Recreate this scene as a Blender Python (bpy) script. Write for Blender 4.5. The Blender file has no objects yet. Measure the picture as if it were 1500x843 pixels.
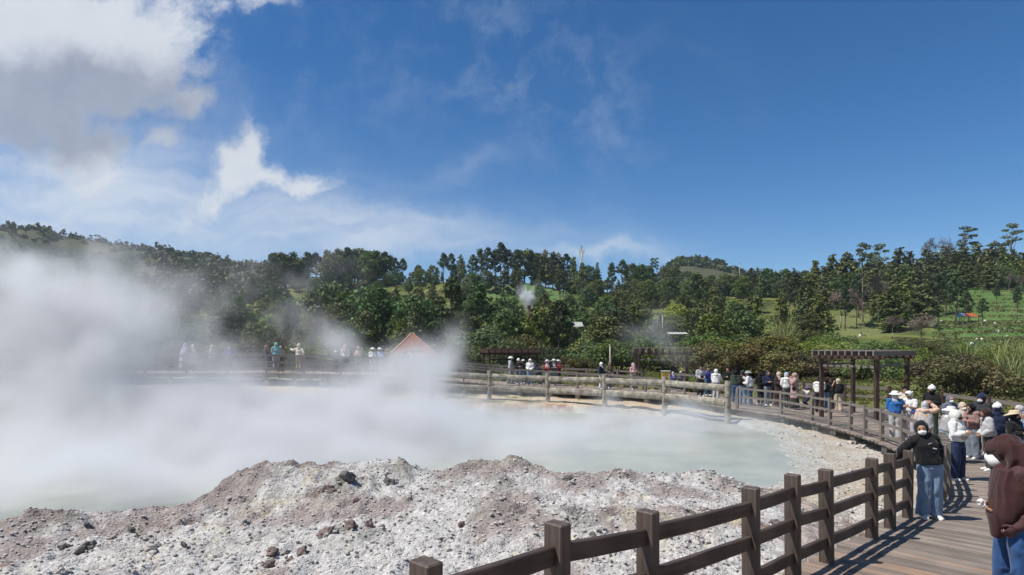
import bpy, bmesh, math, random
import numpy as np
from mathutils import Vector, Matrix, Euler, Quaternion
PI = math.pi
R = math.radians
random.seed(7)
rng = np.random.default_rng(11)
scene = bpy.context.scene
COL = scene.collection
F, HX, HY, CZ = 900.0, 750.0, 505.0, 2.65     # focal length, principal point, horizon row (photo pixels), camera height
ZW = -0.95                                     # water level

def at(px, py, Y):
    return Vector(((px - HX) * Y / F, Y, CZ - (py - HY) * Y / F))

# ------------------------------------------------------------------ objects
def link(o, parent=None):
    COL.objects.link(o)
    if parent is not None:
        o.parent = parent
    return o

def tag(o, label=None, cat=None, group=None, kind=None):
    if label: o['label'] = label
    if cat: o['category'] = cat
    if group: o['group'] = group
    if kind: o['kind'] = kind
    return o

def empty(name, loc=(0, 0, 0), rz=0.0, label=None, cat=None, group=None, kind=None):
    o = bpy.data.objects.new(name, None)
    o.empty_display_size = 0.2
    o.location = loc
    o.rotation_euler = (0, 0, rz)
    link(o)
    return tag(o, label, cat, group, kind)

def mobj(name, me, parent=None, mat=None):
    if mat is not None and len(me.materials) == 0:
        me.materials.append(mat)
    return link(bpy.data.objects.new(name, me), parent)

def bobj(name, bm, mat, parent=None, smooth=False):
    me = bpy.data.meshes.new(name)
    bmesh.ops.recalc_face_normals(bm, faces=bm.faces)
    bm.to_mesh(me); bm.free()
    for m in (mat if isinstance(mat, (list, tuple)) else [mat]):
        me.materials.append(m)
    if smooth:
        me.polygons.foreach_set('use_smooth', [True] * len(me.polygons))
    return mobj(name, me, parent)

def npmesh(name, verts, faces, smooth=False):
    """verts (N,3); faces (M,k) int array."""
    me = bpy.data.meshes.new(name)
    v = np.ascontiguousarray(verts, dtype=np.float32)
    f = np.ascontiguousarray(faces, dtype=np.int32)
    k = f.shape[1]
    me.vertices.add(len(v)); me.vertices.foreach_set('co', v.ravel())
    me.loops.add(f.size); me.loops.foreach_set('vertex_index', f.ravel())
    me.polygons.add(len(f))
    me.polygons.foreach_set('loop_start', np.arange(0, f.size, k, dtype=np.int32))
    me.polygons.foreach_set('use_smooth', np.full(len(f), smooth, dtype=bool))
    me.update(calc_edges=True)
    me.validate()
    return me

def frame_for(d):
    d = Vector(d).normalized()
    up = Vector((0, 0, 1)) if abs(d.z) < 0.95 else Vector((0, 1, 0))
    x = d.cross(up).normalized()
    y = x.cross(d).normalized()
    return x, y, d

def box(bm, c, size, rot=None, bevel=0.0):
    sx, sy, sz = (s / 2 for s in size)
    M = Matrix.Translation(c) @ (rot.to_4x4() if rot is not None else Matrix())
    vs = [bm.verts.new(M @ Vector((x * sx, y * sy, z * sz))) for x, y, z in
          ((-1,-1,-1),(1,-1,-1),(1,1,-1),(-1,1,-1),(-1,-1,1),(1,-1,1),(1,1,1),(-1,1,1))]
    fs = [bm.faces.new([vs[i] for i in q]) for q in
          ((0,3,2,1),(4,5,6,7),(0,1,5,4),(1,2,6,5),(2,3,7,6),(3,0,4,7))]
    if bevel > 0:
        es = list({e for f in fs for e in f.edges})
        bmesh.ops.bevel(bm, geom=es, offset=bevel, segments=1, affect='EDGES', profile=0.6)

def bar(bm, a, b, w, h, bevel=0.0, up=(0, 0, 1)):
    """rectangular bar from a to b, w across (horizontal), h tall"""
    a = Vector(a); b = Vector(b)
    d = (b - a); L = d.length; d.normalize()
    up = Vector(up)
    if abs(d.dot(up)) > 0.98: up = Vector((1, 0, 0))
    x = d.cross(up).normalized(); z = x.cross(d).normalized()
    rot = Matrix((x, d, z)).transposed()
    box(bm, (a + b) / 2, (w, L, h), rot, bevel)

def tube(bm, pts, radii, seg=10, cap=True, flat=None):
    """loft of rings along pts; radii number or (rx, ry) pairs; flat: list of frames' x axis (optional)"""
    pts = [Vector(p) for p in pts]
    n = len(pts); rings = []
    px = None
    for i, p in enumerate(pts):
        d = (pts[min(i + 1, n - 1)] - pts[max(i - 1, 0)])
        if d.length < 1e-6: d = Vector((0, 0, 1))
        d.normalize()
        if flat is not None:
            x = Vector(flat); x = (x - d * x.dot(d)).normalized()
        elif px is None:
            x = frame_for(d)[0]
        else:
            x = (px - d * px.dot(d)).normalized()
        px = x
        y = d.cross(x).normalized()
        r = radii[i] if isinstance(radii, (list, tuple)) else radii
        rx, ry = r if isinstance(r, (list, tuple)) else (r, r)
        rings.append([bm.verts.new(p + x * (rx * math.cos(2 * PI * k / seg)) + y * (ry * math.sin(2 * PI * k / seg))) for k in range(seg)])
    for a, b in zip(rings[:-1], rings[1:]):
        for k in range(seg):
            bm.faces.new((a[k], a[(k + 1) % seg], b[(k + 1) % seg], b[k]))
    if cap:
        bm.faces.new(rings[0][::-1]); bm.faces.new(rings[-1])

def ell(bm, c, r, rot=None, sub=2):
    M = Matrix.Translation(c) @ (rot.to_matrix().to_4x4() if rot is not None and not isinstance(rot, Matrix) else (rot.to_4x4() if rot is not None else Matrix())) @ Matrix.Diagonal((r[0], r[1], r[2], 1))
    bmesh.ops.create_icosphere(bm, subdivisions=sub, radius=1.0, matrix=M)

# ------------------------------------------------------------------ noise (numpy)
def _h(n):
    n = n & 0xffffffff
    n = ((n ^ (n >> 15)) * 0x2c1b3c6d) & 0xffffffff
    n = ((n ^ (n >> 12)) * 0x297a2d39) & 0xffffffff
    return ((n ^ (n >> 15)) & 0xffffff) / float(0xffffff)

def vnoise(x, y, seed=0):
    x = np.asarray(x, float); y = np.asarray(y, float)
    ix = np.floor(x).astype(np.int64); iy = np.floor(y).astype(np.int64)
    fx = x - ix; fy = y - iy
    u = fx * fx * fx * (fx * (fx * 6 - 15) + 10); v = fy * fy * fy * (fy * (fy * 6 - 15) + 10)
    def hh(a, b): return _h(((a & 0xffff) * 73856093) ^ ((b & 0xffff) * 19349663) ^ (seed * 83492791 + 977))
    a = hh(ix, iy); b = hh(ix + 1, iy); c = hh(ix, iy + 1); d = hh(ix + 1, iy + 1)
    return (a * (1 - u) + b * u) * (1 - v) + (c * (1 - u) + d * u) * v

def fbm(x, y, octv=4, seed=0, gain=0.5):
    s = 0.0; a = 1.0; t = 0.0
    x = np.asarray(x, float); y = np.asarray(y, float)
    for o in range(octv):
        s = s + a * vnoise(x, y, seed + o * 17); t += a
        a *= gain; x = x * 2.03 + 3.7; y = y * 2.03 + 1.3
    return s / t

def vnoise3(p, seed=0):
    i = np.floor(p).astype(np.int64); f = p - i
    w = f * f * (3 - 2 * f)
    def hh(dx, dy, dz):
        return _h((((i[:, 0] + dx) & 0xffff) * 73856093) ^ (((i[:, 1] + dy) & 0xffff) * 19349663) ^ (((i[:, 2] + dz) & 0xffff) * 83492791) ^ (seed * 7919 + 131))
    r = 0
    for dx in (0, 1):
        for dy in (0, 1):
            for dz in (0, 1):
                r = r + hh(dx, dy, dz) * (w[:, 0] if dx else 1 - w[:, 0]) * (w[:, 1] if dy else 1 - w[:, 1]) * (w[:, 2] if dz else 1 - w[:, 2])
    return r

def sstep(a, b, x):
    t = np.clip((np.asarray(x, float) - a) / (b - a), 0, 1)
    return t * t * (3 - 2 * t)

# ------------------------------------------------------------------ materials
MATS = {}
class NT:
    """tiny node helper"""
    def __init__(self, tree):
        self.t = tree; self.n = tree.nodes; self.l = tree.links
    def new(self, typ, **kw):
        nd = self.n.new(typ)
        for k, v in kw.items():
            setattr(nd, k, v)
        return nd
    def put(self, sock, val):
        if hasattr(val, 'is_output') or isinstance(val, bpy.types.NodeSocket):
            self.l.new(val, sock)
        else:
            sock.default_value = val
    def math(self, op, a, b=None, c=None, clamp=False):
        nd = self.new('ShaderNodeMath', operation=op, use_clamp=clamp)
        self.put(nd.inputs[0], a)
        if b is not None: self.put(nd.inputs[1], b)
        if c is not None: self.put(nd.inputs[2], c)
        return nd.outputs[0]
    def vmath(self, op, a, b=None, scale=None):
        nd = self.new('ShaderNodeVectorMath', operation=op)
        self.put(nd.inputs[0], a)
        if b is not None: self.put(nd.inputs[1], b)
        if scale is not None: self.put(nd.inputs['Scale'], scale)
        return nd.outputs['Value'] if op in ('LENGTH', 'DOT_PRODUCT', 'DISTANCE') else nd.outputs[0]
    def noise(self, vec, scale, detail=3, rough=0.55, dist=0.0):
        nd = self.new('ShaderNodeTexNoise')
        if vec is not None: self.put(nd.inputs['Vector'], vec)
        nd.inputs['Scale'].default_value = scale; nd.inputs['Detail'].default_value = detail
        nd.inputs['Roughness'].default_value = rough; nd.inputs['Distortion'].default_value = dist
        return nd.outputs['Fac']
    def ramp(self, fac, stops, interp='LINEAR'):
        nd = self.new('ShaderNodeValToRGB')
        cr = nd.color_ramp; cr.interpolation = interp
        while len(cr.elements) < len(stops): cr.elements.new(0.5)
        for e, (p, c) in zip(cr.elements, stops):
            e.position = p; e.color = (*c, 1) if len(c) == 3 else c
        self.put(nd.inputs[0], fac)
        return nd.outputs[0]
    def mix(self, fac, a, b, blend='MIX'):
        nd = self.new('ShaderNodeMix', data_type='RGBA', blend_type=blend)
        self.put(nd.inputs[0], fac)
        for s, v in ((nd.inputs[6], a), (nd.inputs[7], b)):
            if isinstance(v, (tuple, list)): v = (*v, 1) if len(v) == 3 else v
            self.put(s, v)
        return nd.outputs[2]
    def maprange(self, v, a, b, c=0.0, d=1.0, smooth=False):
        nd = self.new('ShaderNodeMapRange', interpolation_type='SMOOTHSTEP' if smooth else 'LINEAR')
        for s, x in zip(nd.inputs[:5], (v, a, b, c, d)): self.put(s, x)
        return nd.outputs[0]

def material(name):
    m = bpy.data.materials.new(name); m.use_nodes = True
    t = NT(m.node_tree)
    b = m.node_tree.nodes['Principled BSDF']
    b.inputs['Specular IOR Level'].default_value = 0.25
    MATS[name] = m
    return m, t, b

def bump(t, b, h, strength=0.4, dist=0.02):
    nd = t.new('ShaderNodeBump')
    nd.inputs['Strength'].default_value = strength; nd.inputs['Distance'].default_value = dist
    t.put(nd.inputs['Height'], h)
    t.l.new(nd.outputs[0], b.inputs['Normal'])

def coords(t, kind='Object'):
    return t.new('ShaderNodeTexCoord').outputs[kind]

def simple_mat(name, col, rough=0.8, var=0.25, scale=6.0, bscale=None, bstr=0.3, bdist=0.01, spec=0.2, metallic=0.0):
    m, t, b = material(name)
    co = coords(t)
    n = t.noise(co, scale, 4)
    lo = tuple(c * (1 - var) for c in col); hi = tuple(min(1, c * (1 + var)) for c in col)
    b.inputs['Roughness'].default_value = rough
    b.inputs['Specular IOR Level'].default_value = spec
    b.inputs['Metallic'].default_value = metallic
    t.l.new(t.ramp(n, [(0.3, lo), (0.7, hi)]), b.inputs['Base Color'])
    if bscale:
        bump(t, b, t.noise(co, bscale, 4), bstr, bdist)
    return m

def wood_mat(name, dark, light, island=True, grain_axis=1, rough=0.7, wear=None, gscale=1.0):
    """weathered timber; grain along local axis"""
    m, t, b = material(name)
    co = coords(t)
    mp = t.new('ShaderNodeMapping')
    sc = [26 * gscale] * 3; sc[grain_axis] = 1.4 * gscale
    mp.inputs['Scale'].default_value = sc
    t.l.new(co, mp.inputs[0])
    g = t.noise(mp.outputs[0], 1.0, 5, 0.6, 0.4)
    blot = t.noise(co, 2.3, 4)
    geo = t.new('ShaderNodeNewGeometry')
    isl = geo.outputs['Random Per Island']
    f = t.math('ADD', t.math('MULTIPLY', g, 0.55), t.math('MULTIPLY', blot, 0.45))
    c = t.ramp(f, [(0.28, dark), (0.72, light)])
    if island:
        k = t.maprange(isl, 0, 1, 0.66, 1.25)
        c = t.mix(1.0, c, t.new('ShaderNodeCombineColor').outputs[0], 'MULTIPLY')
        mixn = c.node
        cc = mixn.inputs[7].links[0].from_node
        for s in cc.inputs[:3]: t.l.new(k, s)
    if wear is not None:
        c = t.mix(t.maprange(t.noise(co, 1.1, 3), 0.5, 0.68, 0, 0.8), c, wear)
    t.l.new(c, b.inputs['Base Color'])
    b.inputs['Roughness'].default_value = rough
    bump(t, b, g, 0.35, 0.006)
    return m
# ================================================================== camera, light, sky
cam_d = bpy.data.cameras.new('camera'); cam = link(bpy.data.objects.new('camera', cam_d))
cam_d.sensor_width = 36; cam_d.lens = 36 * F / 1500
cam_d.shift_y = (HY - 421.5) / 1500
cam_d.clip_start = 0.1; cam_d.clip_end = 5000
cam.location = (0, 0, CZ); cam.rotation_euler = (R(90), 0, 0)
scene.camera = cam

SUN_TRAVEL = Vector((0.60, 0.13, -1.0)).normalized()
sun_d = bpy.data.lights.new('sun', 'SUN'); sun = link(bpy.data.objects.new('sun', sun_d))
sun_d.energy = 5.0; sun_d.angle = R(0.53); sun_d.color = (1.0, 0.955, 0.89)
sun.rotation_euler = SUN_TRAVEL.to_track_quat('-Z', 'Y').to_euler()
sun.location = (-20, -5, 40)

world = bpy.data.worlds.new('World'); scene.world = world; world.use_nodes = True
t = NT(world.node_tree)
bg = world.node_tree.nodes['Background']
sky = t.new('ShaderNodeTexSky', sky_type='NISHITA', sun_disc=False)
sd = -SUN_TRAVEL
sky.sun_elevation = math.asin(sd.z)
sky.sun_rotation = math.atan2(sd.x, sd.y)
sky.altitude = 2000; sky.air_density = 1.0; sky.dust_density = 0.5; sky.ozone_density = 2.2
SKY_STR = 0.095
bg.inputs[1].default_value = SKY_STR
# clouds, laid out by compass direction and height above the horizon (U = east/north, V = up/north)
gen = t.new('ShaderNodeTexCoord').outputs['Generated']
sep = t.new('ShaderNodeSeparateXYZ'); t.l.new(gen, sep.inputs[0])
ny = t.math('MAXIMUM', sep.outputs[1], 0.05)
U = t.math('DIVIDE', sep.outputs[0], ny); V = t.math('DIVIDE', sep.outputs[2], ny)
cmb = t.new('ShaderNodeCombineXYZ'); t.l.new(U, cmb.inputs[0]); t.l.new(V, cmb.inputs[1])
UV = cmb.outputs[0]
# domain warp so that edges billow
wn = t.new('ShaderNodeTexNoise'); wn.inputs['Scale'].default_value = 7.0; wn.inputs['Detail'].default_value = 6; wn.inputs['Roughness'].default_value = 0.6
t.l.new(UV, wn.inputs['Vector'])
wv = t.vmath('SCALE', t.vmath('SUBTRACT', wn.outputs['Color'], (0.5, 0.5, 0.5)), scale=0.13)
UVW = t.vmath('ADD', UV, wv)

def blob(px, py, rx, ry, amp, rot=0.0, src=None):
    mp = t.new('ShaderNodeMapping', vector_type='TEXTURE')
    mp.inputs['Location'].default_value = ((px - HX) / F, (HY - py) / F, 0)
    mp.inputs['Rotation'].default_value = (0, 0, R(rot))
    mp.inputs['Scale'].default_value = (rx / F, ry / F, 1)
    t.l.new(src or UVW, mp.inputs[0])
    fl = t.vmath('MULTIPLY', mp.outputs[0], (1, 1, 0))
    d2 = t.vmath('DOT_PRODUCT', fl, fl)
    return t.math('MULTIPLY', t.math('POWER', 2.718, t.math('MULTIPLY', d2, -1.0)), amp)

def total(lst):
    s = lst[0]
    for b_ in lst[1:]: s = t.math('ADD', s, b_)
    return s
fine = t.noise(UVW, 9.0, 8, 0.62)
finer = t.noise(UVW, 26.0, 6, 0.6)
front = sep.outputs[1]
# cumulus masses
cu = total([blob(60, 60, 190, 115, 1.5), blob(-140, 90, 260, 150, 1.5), blob(215, 75, 65, 95, 0.75),
            blob(352, 232, 36, 38, .95, 30), blob(372, 195, 20, 32, 0.8), blob(400, 262, 66, 26, 1.0, -20), blob(472, 268, 34, 26, 0.72),
            blob(275, 152, 24, 16, 0.9), blob(130, 212, 56, 26, 0.98), blob(240, 203, 20, 14, 0.75), blob(292, 300, 70, 26, 0.72, 35),
            blob(385, -2, 80, 16, 0.55), blob(150, 262, 80, 26, 0.6)])
env = t.maprange(cu, .06, .45, 0, 1, True)
cu = t.math('ADD', cu, t.math('MULTIPLY', env, t.math('MULTIPLY', t.math('SUBTRACT', fine, 0.5), 1.9)))
cu = t.math('ADD', cu, t.math('MULTIPLY', env, t.math('MULTIPLY', t.math('SUBTRACT', finer, 0.5), 1.0)))
cum = t.maprange(cu, 0.20, 1.15, 0, 0.95, True)
# thin sheets and streaks low over the hills
st_map = t.new('ShaderNodeMapping'); st_map.inputs['Scale'].default_value = (3.0, 15.0, 1); st_map.inputs['Rotation'].default_value = (0, 0, R(-6))
t.l.new(UVW, st_map.inputs[0])
streak = t.noise(st_map.outputs[0], 1.6, 6, 0.6, 0.3)
thin_env = total([blob(120, 315, 340, 60, 1.15), blob(150, 250, 130, 45, .5), blob(600, 352, 250, 38, 0.72), blob(880, 372, 95, 13, 0.7, 4), blob(160, 215, 220, 70, 0.35),
                  blob(690, 245, 70, 14, 0.22, 20), blob(995, 380, 30, 7, 0.4), blob(470, 330, 160, 40, .35)])
thin = t.math('MULTIPLY', t.maprange(streak, 0.22, 0.78, 0.42, 1.0, True), thin_env, clamp=True)
veil = t.math('MULTIPLY', t.maprange(fine, 0.42, 0.75, 0, 1, True), total([blob(760, 90, 190, 110, 0.26, -25), blob(900, 150, 130, 90, .12), blob(420, 110, 190, 120, 0.16)]))
thin = t.math('ADD', thin, veil, clamp=True)
thin = t.math('MULTIPLY', thin, 0.82)
# how bright a cloud is: white sunlit edges and tops, grey where it is thick
body = t.maprange(t.math('ADD', blob(90, 150, 230, 78, 1.35), t.math('MULTIPLY', t.math('SUBTRACT', fine, 0.5), 0.7)), 0.08, 0.85, 0, 1, True)
lit = t.mix(body, (7.2, 7.5, 8.0), (3.2, 3.55, 4.5))
lit = t.mix(t.maprange(fine, 0.3, 0.62, 0.35, 0), lit, (5.2, 5.8, 6.8))
hsv = t.new('ShaderNodeHueSaturation'); hsv.inputs['Saturation'].default_value = 1.36; hsv.inputs['Value'].default_value = 1.12; hsv.inputs['Hue'].default_value = .503; t.l.new(sky.outputs[0], hsv.inputs['Color'])
colr = hsv.outputs[0]
colr = t.mix(thin, colr, (6.6, 7.2, 8.1))
colr = t.mix(cum, colr, lit)
onlyf = t.math('GREATER_THAN', front, 0.06)
fin = t.mix(onlyf, sky.outputs[0], colr)
t.l.new(fin, bg.inputs[0])
world.cycles.sampling_method = 'MANUAL'; world.cycles.sample_map_resolution = 512

vs = scene.view_settings
scene.display_settings.display_device = 'sRGB'
vs.view_transform = 'Standard'; vs.look = 'None'; vs.exposure = 0.12; vs.gamma = 1.0; vs.use_curve_mapping = False
scene.render.engine = 'CYCLES'
cy = scene.cycles
cy.use_denoising = True
try: cy.denoiser = 'OPENIMAGEDENOISE'
except Exception: pass
cy.use_adaptive_sampling = True; cy.adaptive_threshold = 0.02
cy.max_bounces = 6; cy.diffuse_bounces = 2; cy.glossy_bounces = 2; cy.transmission_bounces = 2; cy.transparent_max_bounces = 8; cy.volume_bounces = 2
cy.sample_clamp_indirect = 6
cy.volume_step_rate = 1.0; cy.volume_max_steps = 256
cy.caustics_reflective = False; cy.caustics_refractive = False

# ================================================================== terrain
CREST = [(-260,790,11.0),(-120,778,11.2),(0,765,11.6),(120,752,12),(230,744,12.3),(300,738,12.6),(335,702,13.0),(380,688,13.3),(430,683,13.5),(550,674,14),(610,685,14),(645,701,13.8),(690,680,14),(770,677,14.3),(830,698,14),(900,692,14),(960,698,14),(1035,690,14.3),(1085,714,14)]
cp = [tuple(at(*c)) for c in CREST]
POOL = [(c[0], c[1] + 0.55) for c in cp] + [(6.2, 15.2), (7.1, 16.7), (8.6, 19.0), (9.2, 21.3), (10.2, 25.0), (10.2, 28.0), (9.3, 29.6), (7.0, 31.2), (5.0, 32.3), (1, 33.2), (-3, 33.3), (-8, 32.6), (-14, 31.2), (-20, 29.5), (-28, 26), (-34, 18), (-28, 12), (-20, 10.6)]
low = [(-200,843,8.8),(0,843,8.6),(300,843,8.4),(600,843,8.0),(120,790,10.4),(300,780,10.7),(450,740,11.6),(600,760,10.6),(720,735,11.4),(850,770,9.7),(850,843,7.6),(1000,760,9.9),(1000,722,12.3)]
pts = cp + [tuple(at(*c)) for c in low]
pts += [(p[0], p[1] + 1.6, ZW - 0.4) for p in cp[::3]]
pts += [(5.0, 11.1, -.5), (6.05, 11.4, -.55), (8.8, 16.0, -.84), (6.9, 15.0, -.74), (10.7, 18.4, -.89), (12.3, 20, -.90), (12.4, 24, -.88), (12, 28, -.82), (9.9, 28, -.80), (7.6, 31, -.72), (5, 32.9, -.68), (2, 35, -.55), (-1.3, 35.4, -.5), (-4, 34.2, -.55), (-8, 34.5, -.1), (-14, 33, .25), (-18, 32, .3), (-22, 31, .35),
        (3, 4, -.3), (1.2, 5.2, -.15), (2.6, 7.4, -.3), (6, 7, -.5), (10, 11, -.6), (14, 15, -.85), (16, 20, -.85), (16, 26, -.8), (20, 20, -.5), (20.5, 26, -.5), (14, 33, -.4), (8, 38, -.25), (2, 41, -.1), (-8, 41, .3), (-16, 40, .5), (-25, 37, .6), (25, 20, -.2), (25, 30, .0), (30, 40, .5), (0, -5, -.2), (-8, 4, -.45), (-14, 8, -.7), (10, 21, -.92), (9, 17.5, -.90), (11, 26, -.90), (12, 2, -.4), (-30, 33, .6)]
P = np.array(pts)
D = np.hypot(P[:, None, 0] - P[None, :, 0], P[:, None, 1] - P[None, :, 1])
Am = np.zeros((len(P) + 1, len(P) + 1)); Am[:-1, :-1] = -D + np.eye(len(P)) * 0.02; Am[-1, :-1] = 1; Am[:-1, -1] = 1
wts = np.linalg.solve(Am, np.append(P[:, 2], 0))

def rbf(x, y):
    out = np.full(x.shape, wts[-1])
    for (px_, py_, _), w_ in zip(pts, wts[:-1]):
        out -= w_ * np.hypot(x - px_, y - py_)
    return out

def yz(lst):   # (Y, pixel row) -> (Y, z)
    return [(Y, CZ - (py - HY) * Y / F) if py is not None else (Y, None) for Y, py in lst]
HILL = [
 (-500, [(45,1.0),(80,2),(150,6),(250,25),(350,60),(450,100),(560,100),(900,60)]),
 (-100, [(45,1.0)] + yz([(80,520),(150,487),(250,440),(350,385),(450,322)]) + [(560,100),(900,60)]),
 (40,   [(45,1.0)] + yz([(80,520),(150,489),(250,445),(350,392),(450,338)]) + [(560,88),(900,50)]),
 (150,  [(45,.9)] + yz([(80,520),(150,490),(250,448),(350,400),(450,358)]) + [(560,76),(900,40)]),
 (280,  [(45,.8)] + yz([(75,522),(140,492),(220,455),(330,410),(440,372)]) + [(560,66),(900,40)]),
 (400,  [(45,.7)] + yz([(70,525),(110,497),(180,455),(250,428),(330,398)]) + [(420,50),(900,30)]),
 (550,  [(45,.5)] + yz([(70,525),(100,500),(150,464),(200,434),(250,407)]) + [(330,28),(900,20)]),
 (650,  [(45,.4)] + yz([(70,525),(100,498),(150,462),(185,436),(215,415)]) + [(300,20),(900,15)]),
 (750,  [(45,.2)] + yz([(70,526),(100,497),(140,465),(175,440),(205,420)]) + [(300,22),(900,15)]),
 (900,  [(45,.1)] + yz([(70,526),(100,502),(140,472),(180,444),(215,424)]) + [(300,22),(900,15)]),
 (1000, [(45,.1)] + yz([(65,528),(95,505),(135,474),(175,446),(215,424)]) + [(280,26),(440,62),(520,70),(900,15)]),
 (1040, [(45,.1)] + yz([(65,528),(92,505),(132,475),(172,446),(215,425)]) + [(280,26),(440,60),(520,66),(900,15)]),
 (1120, [(45,.1)] + yz([(65,528),(90,506),(130,476),(170,447),(215,424)]) + [(280,26),(440,50),(520,50),(900,15)]),
 (1250, [(45,.2)] + yz([(62,526),(80,508),(100,490),(130,466),(160,443),(190,427)]) + [(260,24),(900,20)]),
 (1340, [(45,.2)] + yz([(60,524),(80,502),(105,480),(130,458),(160,436),(185,422)]) + [(260,28),(900,20)]),
 (1450, [(45,.3)] + yz([(60,520),(80,495),(105,468),(135,440),(165,418),(200,402)]) + [(300,34),(900,30)]),
 (1600, [(45,.4)] + yz([(60,518),(80,490),(105,462),(135,432),(165,408),(200,392)]) + [(300,44),(900,30)]),
 (2100, [(45,.4),(80,5),(135,16),(200,34),(300,60),(900,50)])]
HU = np.array([(c[0] - HX) / F for c in HILL])
def hill(x, y):
    yy = np.maximum(y, 1.0)
    u = np.clip(x / yy, HU[0], HU[-1])
    cols = np.array([np.interp(yy, [p[0] for p in c[1]], [p[1] for p in c[1]]) for c in HILL])
    k = np.clip(np.searchsorted(HU, u) - 1, 0, len(HU) - 2)
    f = (u - HU[k]) / (HU[k + 1] - HU[k])
    f = f * f * (3 - 2 * f)
    idx = np.arange(len(u))
    return cols[k, idx] * (1 - f) + cols[k + 1, idx] * f

def pool_sd(x, y, PG=None):
    """signed distance to the pool outline, negative inside"""
    POOL_ = PG or POOL
    n = len(POOL_); best = np.full(x.shape, 1e9); inside = np.zeros(x.shape, bool)
    for i in range(n):
        ax, ay = POOL_[i]; bx, by = POOL_[(i + 1) % n]
        ex, ey = bx - ax, by - ay
        tt = np.clip(((x - ax) * ex + (y - ay) * ey) / (ex * ex + ey * ey), 0, 1)
        best = np.minimum(best, np.hypot(x - ax - tt * ex, y - ay - tt * ey))
        cond = ((ay > y) != (by > y))
        with np.errstate(divide='ignore', invalid='ignore'):
            xi = (bx - ax) * (y - ay) / (by - ay if by != ay else 1e-9) + ax
        inside ^= cond & (x < xi)
    return np.where(inside, -best, best)

INNER = [(-3.2,-1.0,.72),(-1.6,1.45,.64),(-.4,2.9,.56),(.27,3.75,.48),(.98,4.43,.38),(2.17,5.57,.28),(2.9,6.34,.22),(3.6,7.03,.15),(4.83,8.25,.05),(5.5,8.94,-.02),(6.27,9.74,-.10),(7.15,10.6,-.2),(8.0,11.4,-.29),(8.8,12.35,-.36),(9.4,13.25,-.41),(10.3,14.7,-.46),(11.1,16.5,-.49),(11.75,18.5,-.5),(12.1,20.1,-.5),(12.4,22.5,-.5),(12.4,25.4,-.49),(12.0,27.4,-.46),(10.7,29.2,-.4),(9.0,32.0,-.25),(7.3,33.6,-.12),(5.4,34.9,-.02),(2.2,36.3,.1),(-1.3,36.9,.28),(-4.5,36.8,.55),(-8,36.3,.85),(-14,35.0,1.05),(-22,33.0,1.1),(-32,29.5,1.1)]
OUTER = [(2.5,-4.2),(2.7,-1.8),(2.9,-.4),(3.3,.7),(3.9,1.55),(4.9,2.75),(5.6,3.6),(6.3,4.4),(7.5,5.6),(8.3,6.3),(9.2,7.1),(10.2,7.9),(11.4,8.9),(12.6,10.1),(13.8,11.6),(15.2,13.6),(16.5,16),(17.4,18.6),(18,21),(18.3,23.5),(18.6,26.5),(18,29.3),(15.2,32.0),(12.2,35.0),(9.6,37.0),(6.6,38.4),(2.8,39.6),(-1.5,40.2),(-5,40.1),(-9,39.5),(-15.2,38.1),(-23.2,36.1),(-33.4,32.4)]
BACK = [(-60, -60), (2.5, -60)] + OUTER + [(-60, 20)]      # everything on the pool side of the boardwalk's outer edge
LUMPS = [(385,697,13.0,1.0,.11),(590,700,13.2,.55,.12),(500,716,12.2,.5,.12),(722,757,10.7,.55,.16),(1045,702,13.4,.7,.14),(760,684,13.8,.4,.12),(690,690,13.6,.8,.08),(730,725,12.2,.5,.09),(55,765,11.3,.55,.11),(110,768,11.2,.4,.08),(520,785,9.9,.5,.06),(900,705,13.2,.6,.08),(840,765,10.2,.6,.07),(1000,755,10,.5,.07)]
LUMPS = [((p[0] - HX) * p[2] / F, p[2], p[3], p[4]) for p in LUMPS]

def terraces(x, y):
    """weight of the stepped vegetable plots"""
    u = np.where(y > 5, x / np.maximum(y, 5), 9)
    right = sstep(.66, .72, u) * sstep(55, 62, y) * (1 - sstep(150, 170, y))
    mid = sstep(.49, .52, u) * (1 - sstep(.62, .66, u)) * sstep(88, 98, y) * (1 - sstep(135, 150, y))
    left = (1 - sstep(-.62, -.52, u)) * sstep(290, 320, y) * (1 - sstep(415, 440, y))
    ridge = sstep(-.06, -.03, u) * (1 - sstep(.14, .17, u)) * sstep(165, 175, y) * (1 - sstep(205, 215, y))
    return np.maximum.reduce([right, mid, left, ridge])

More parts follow.
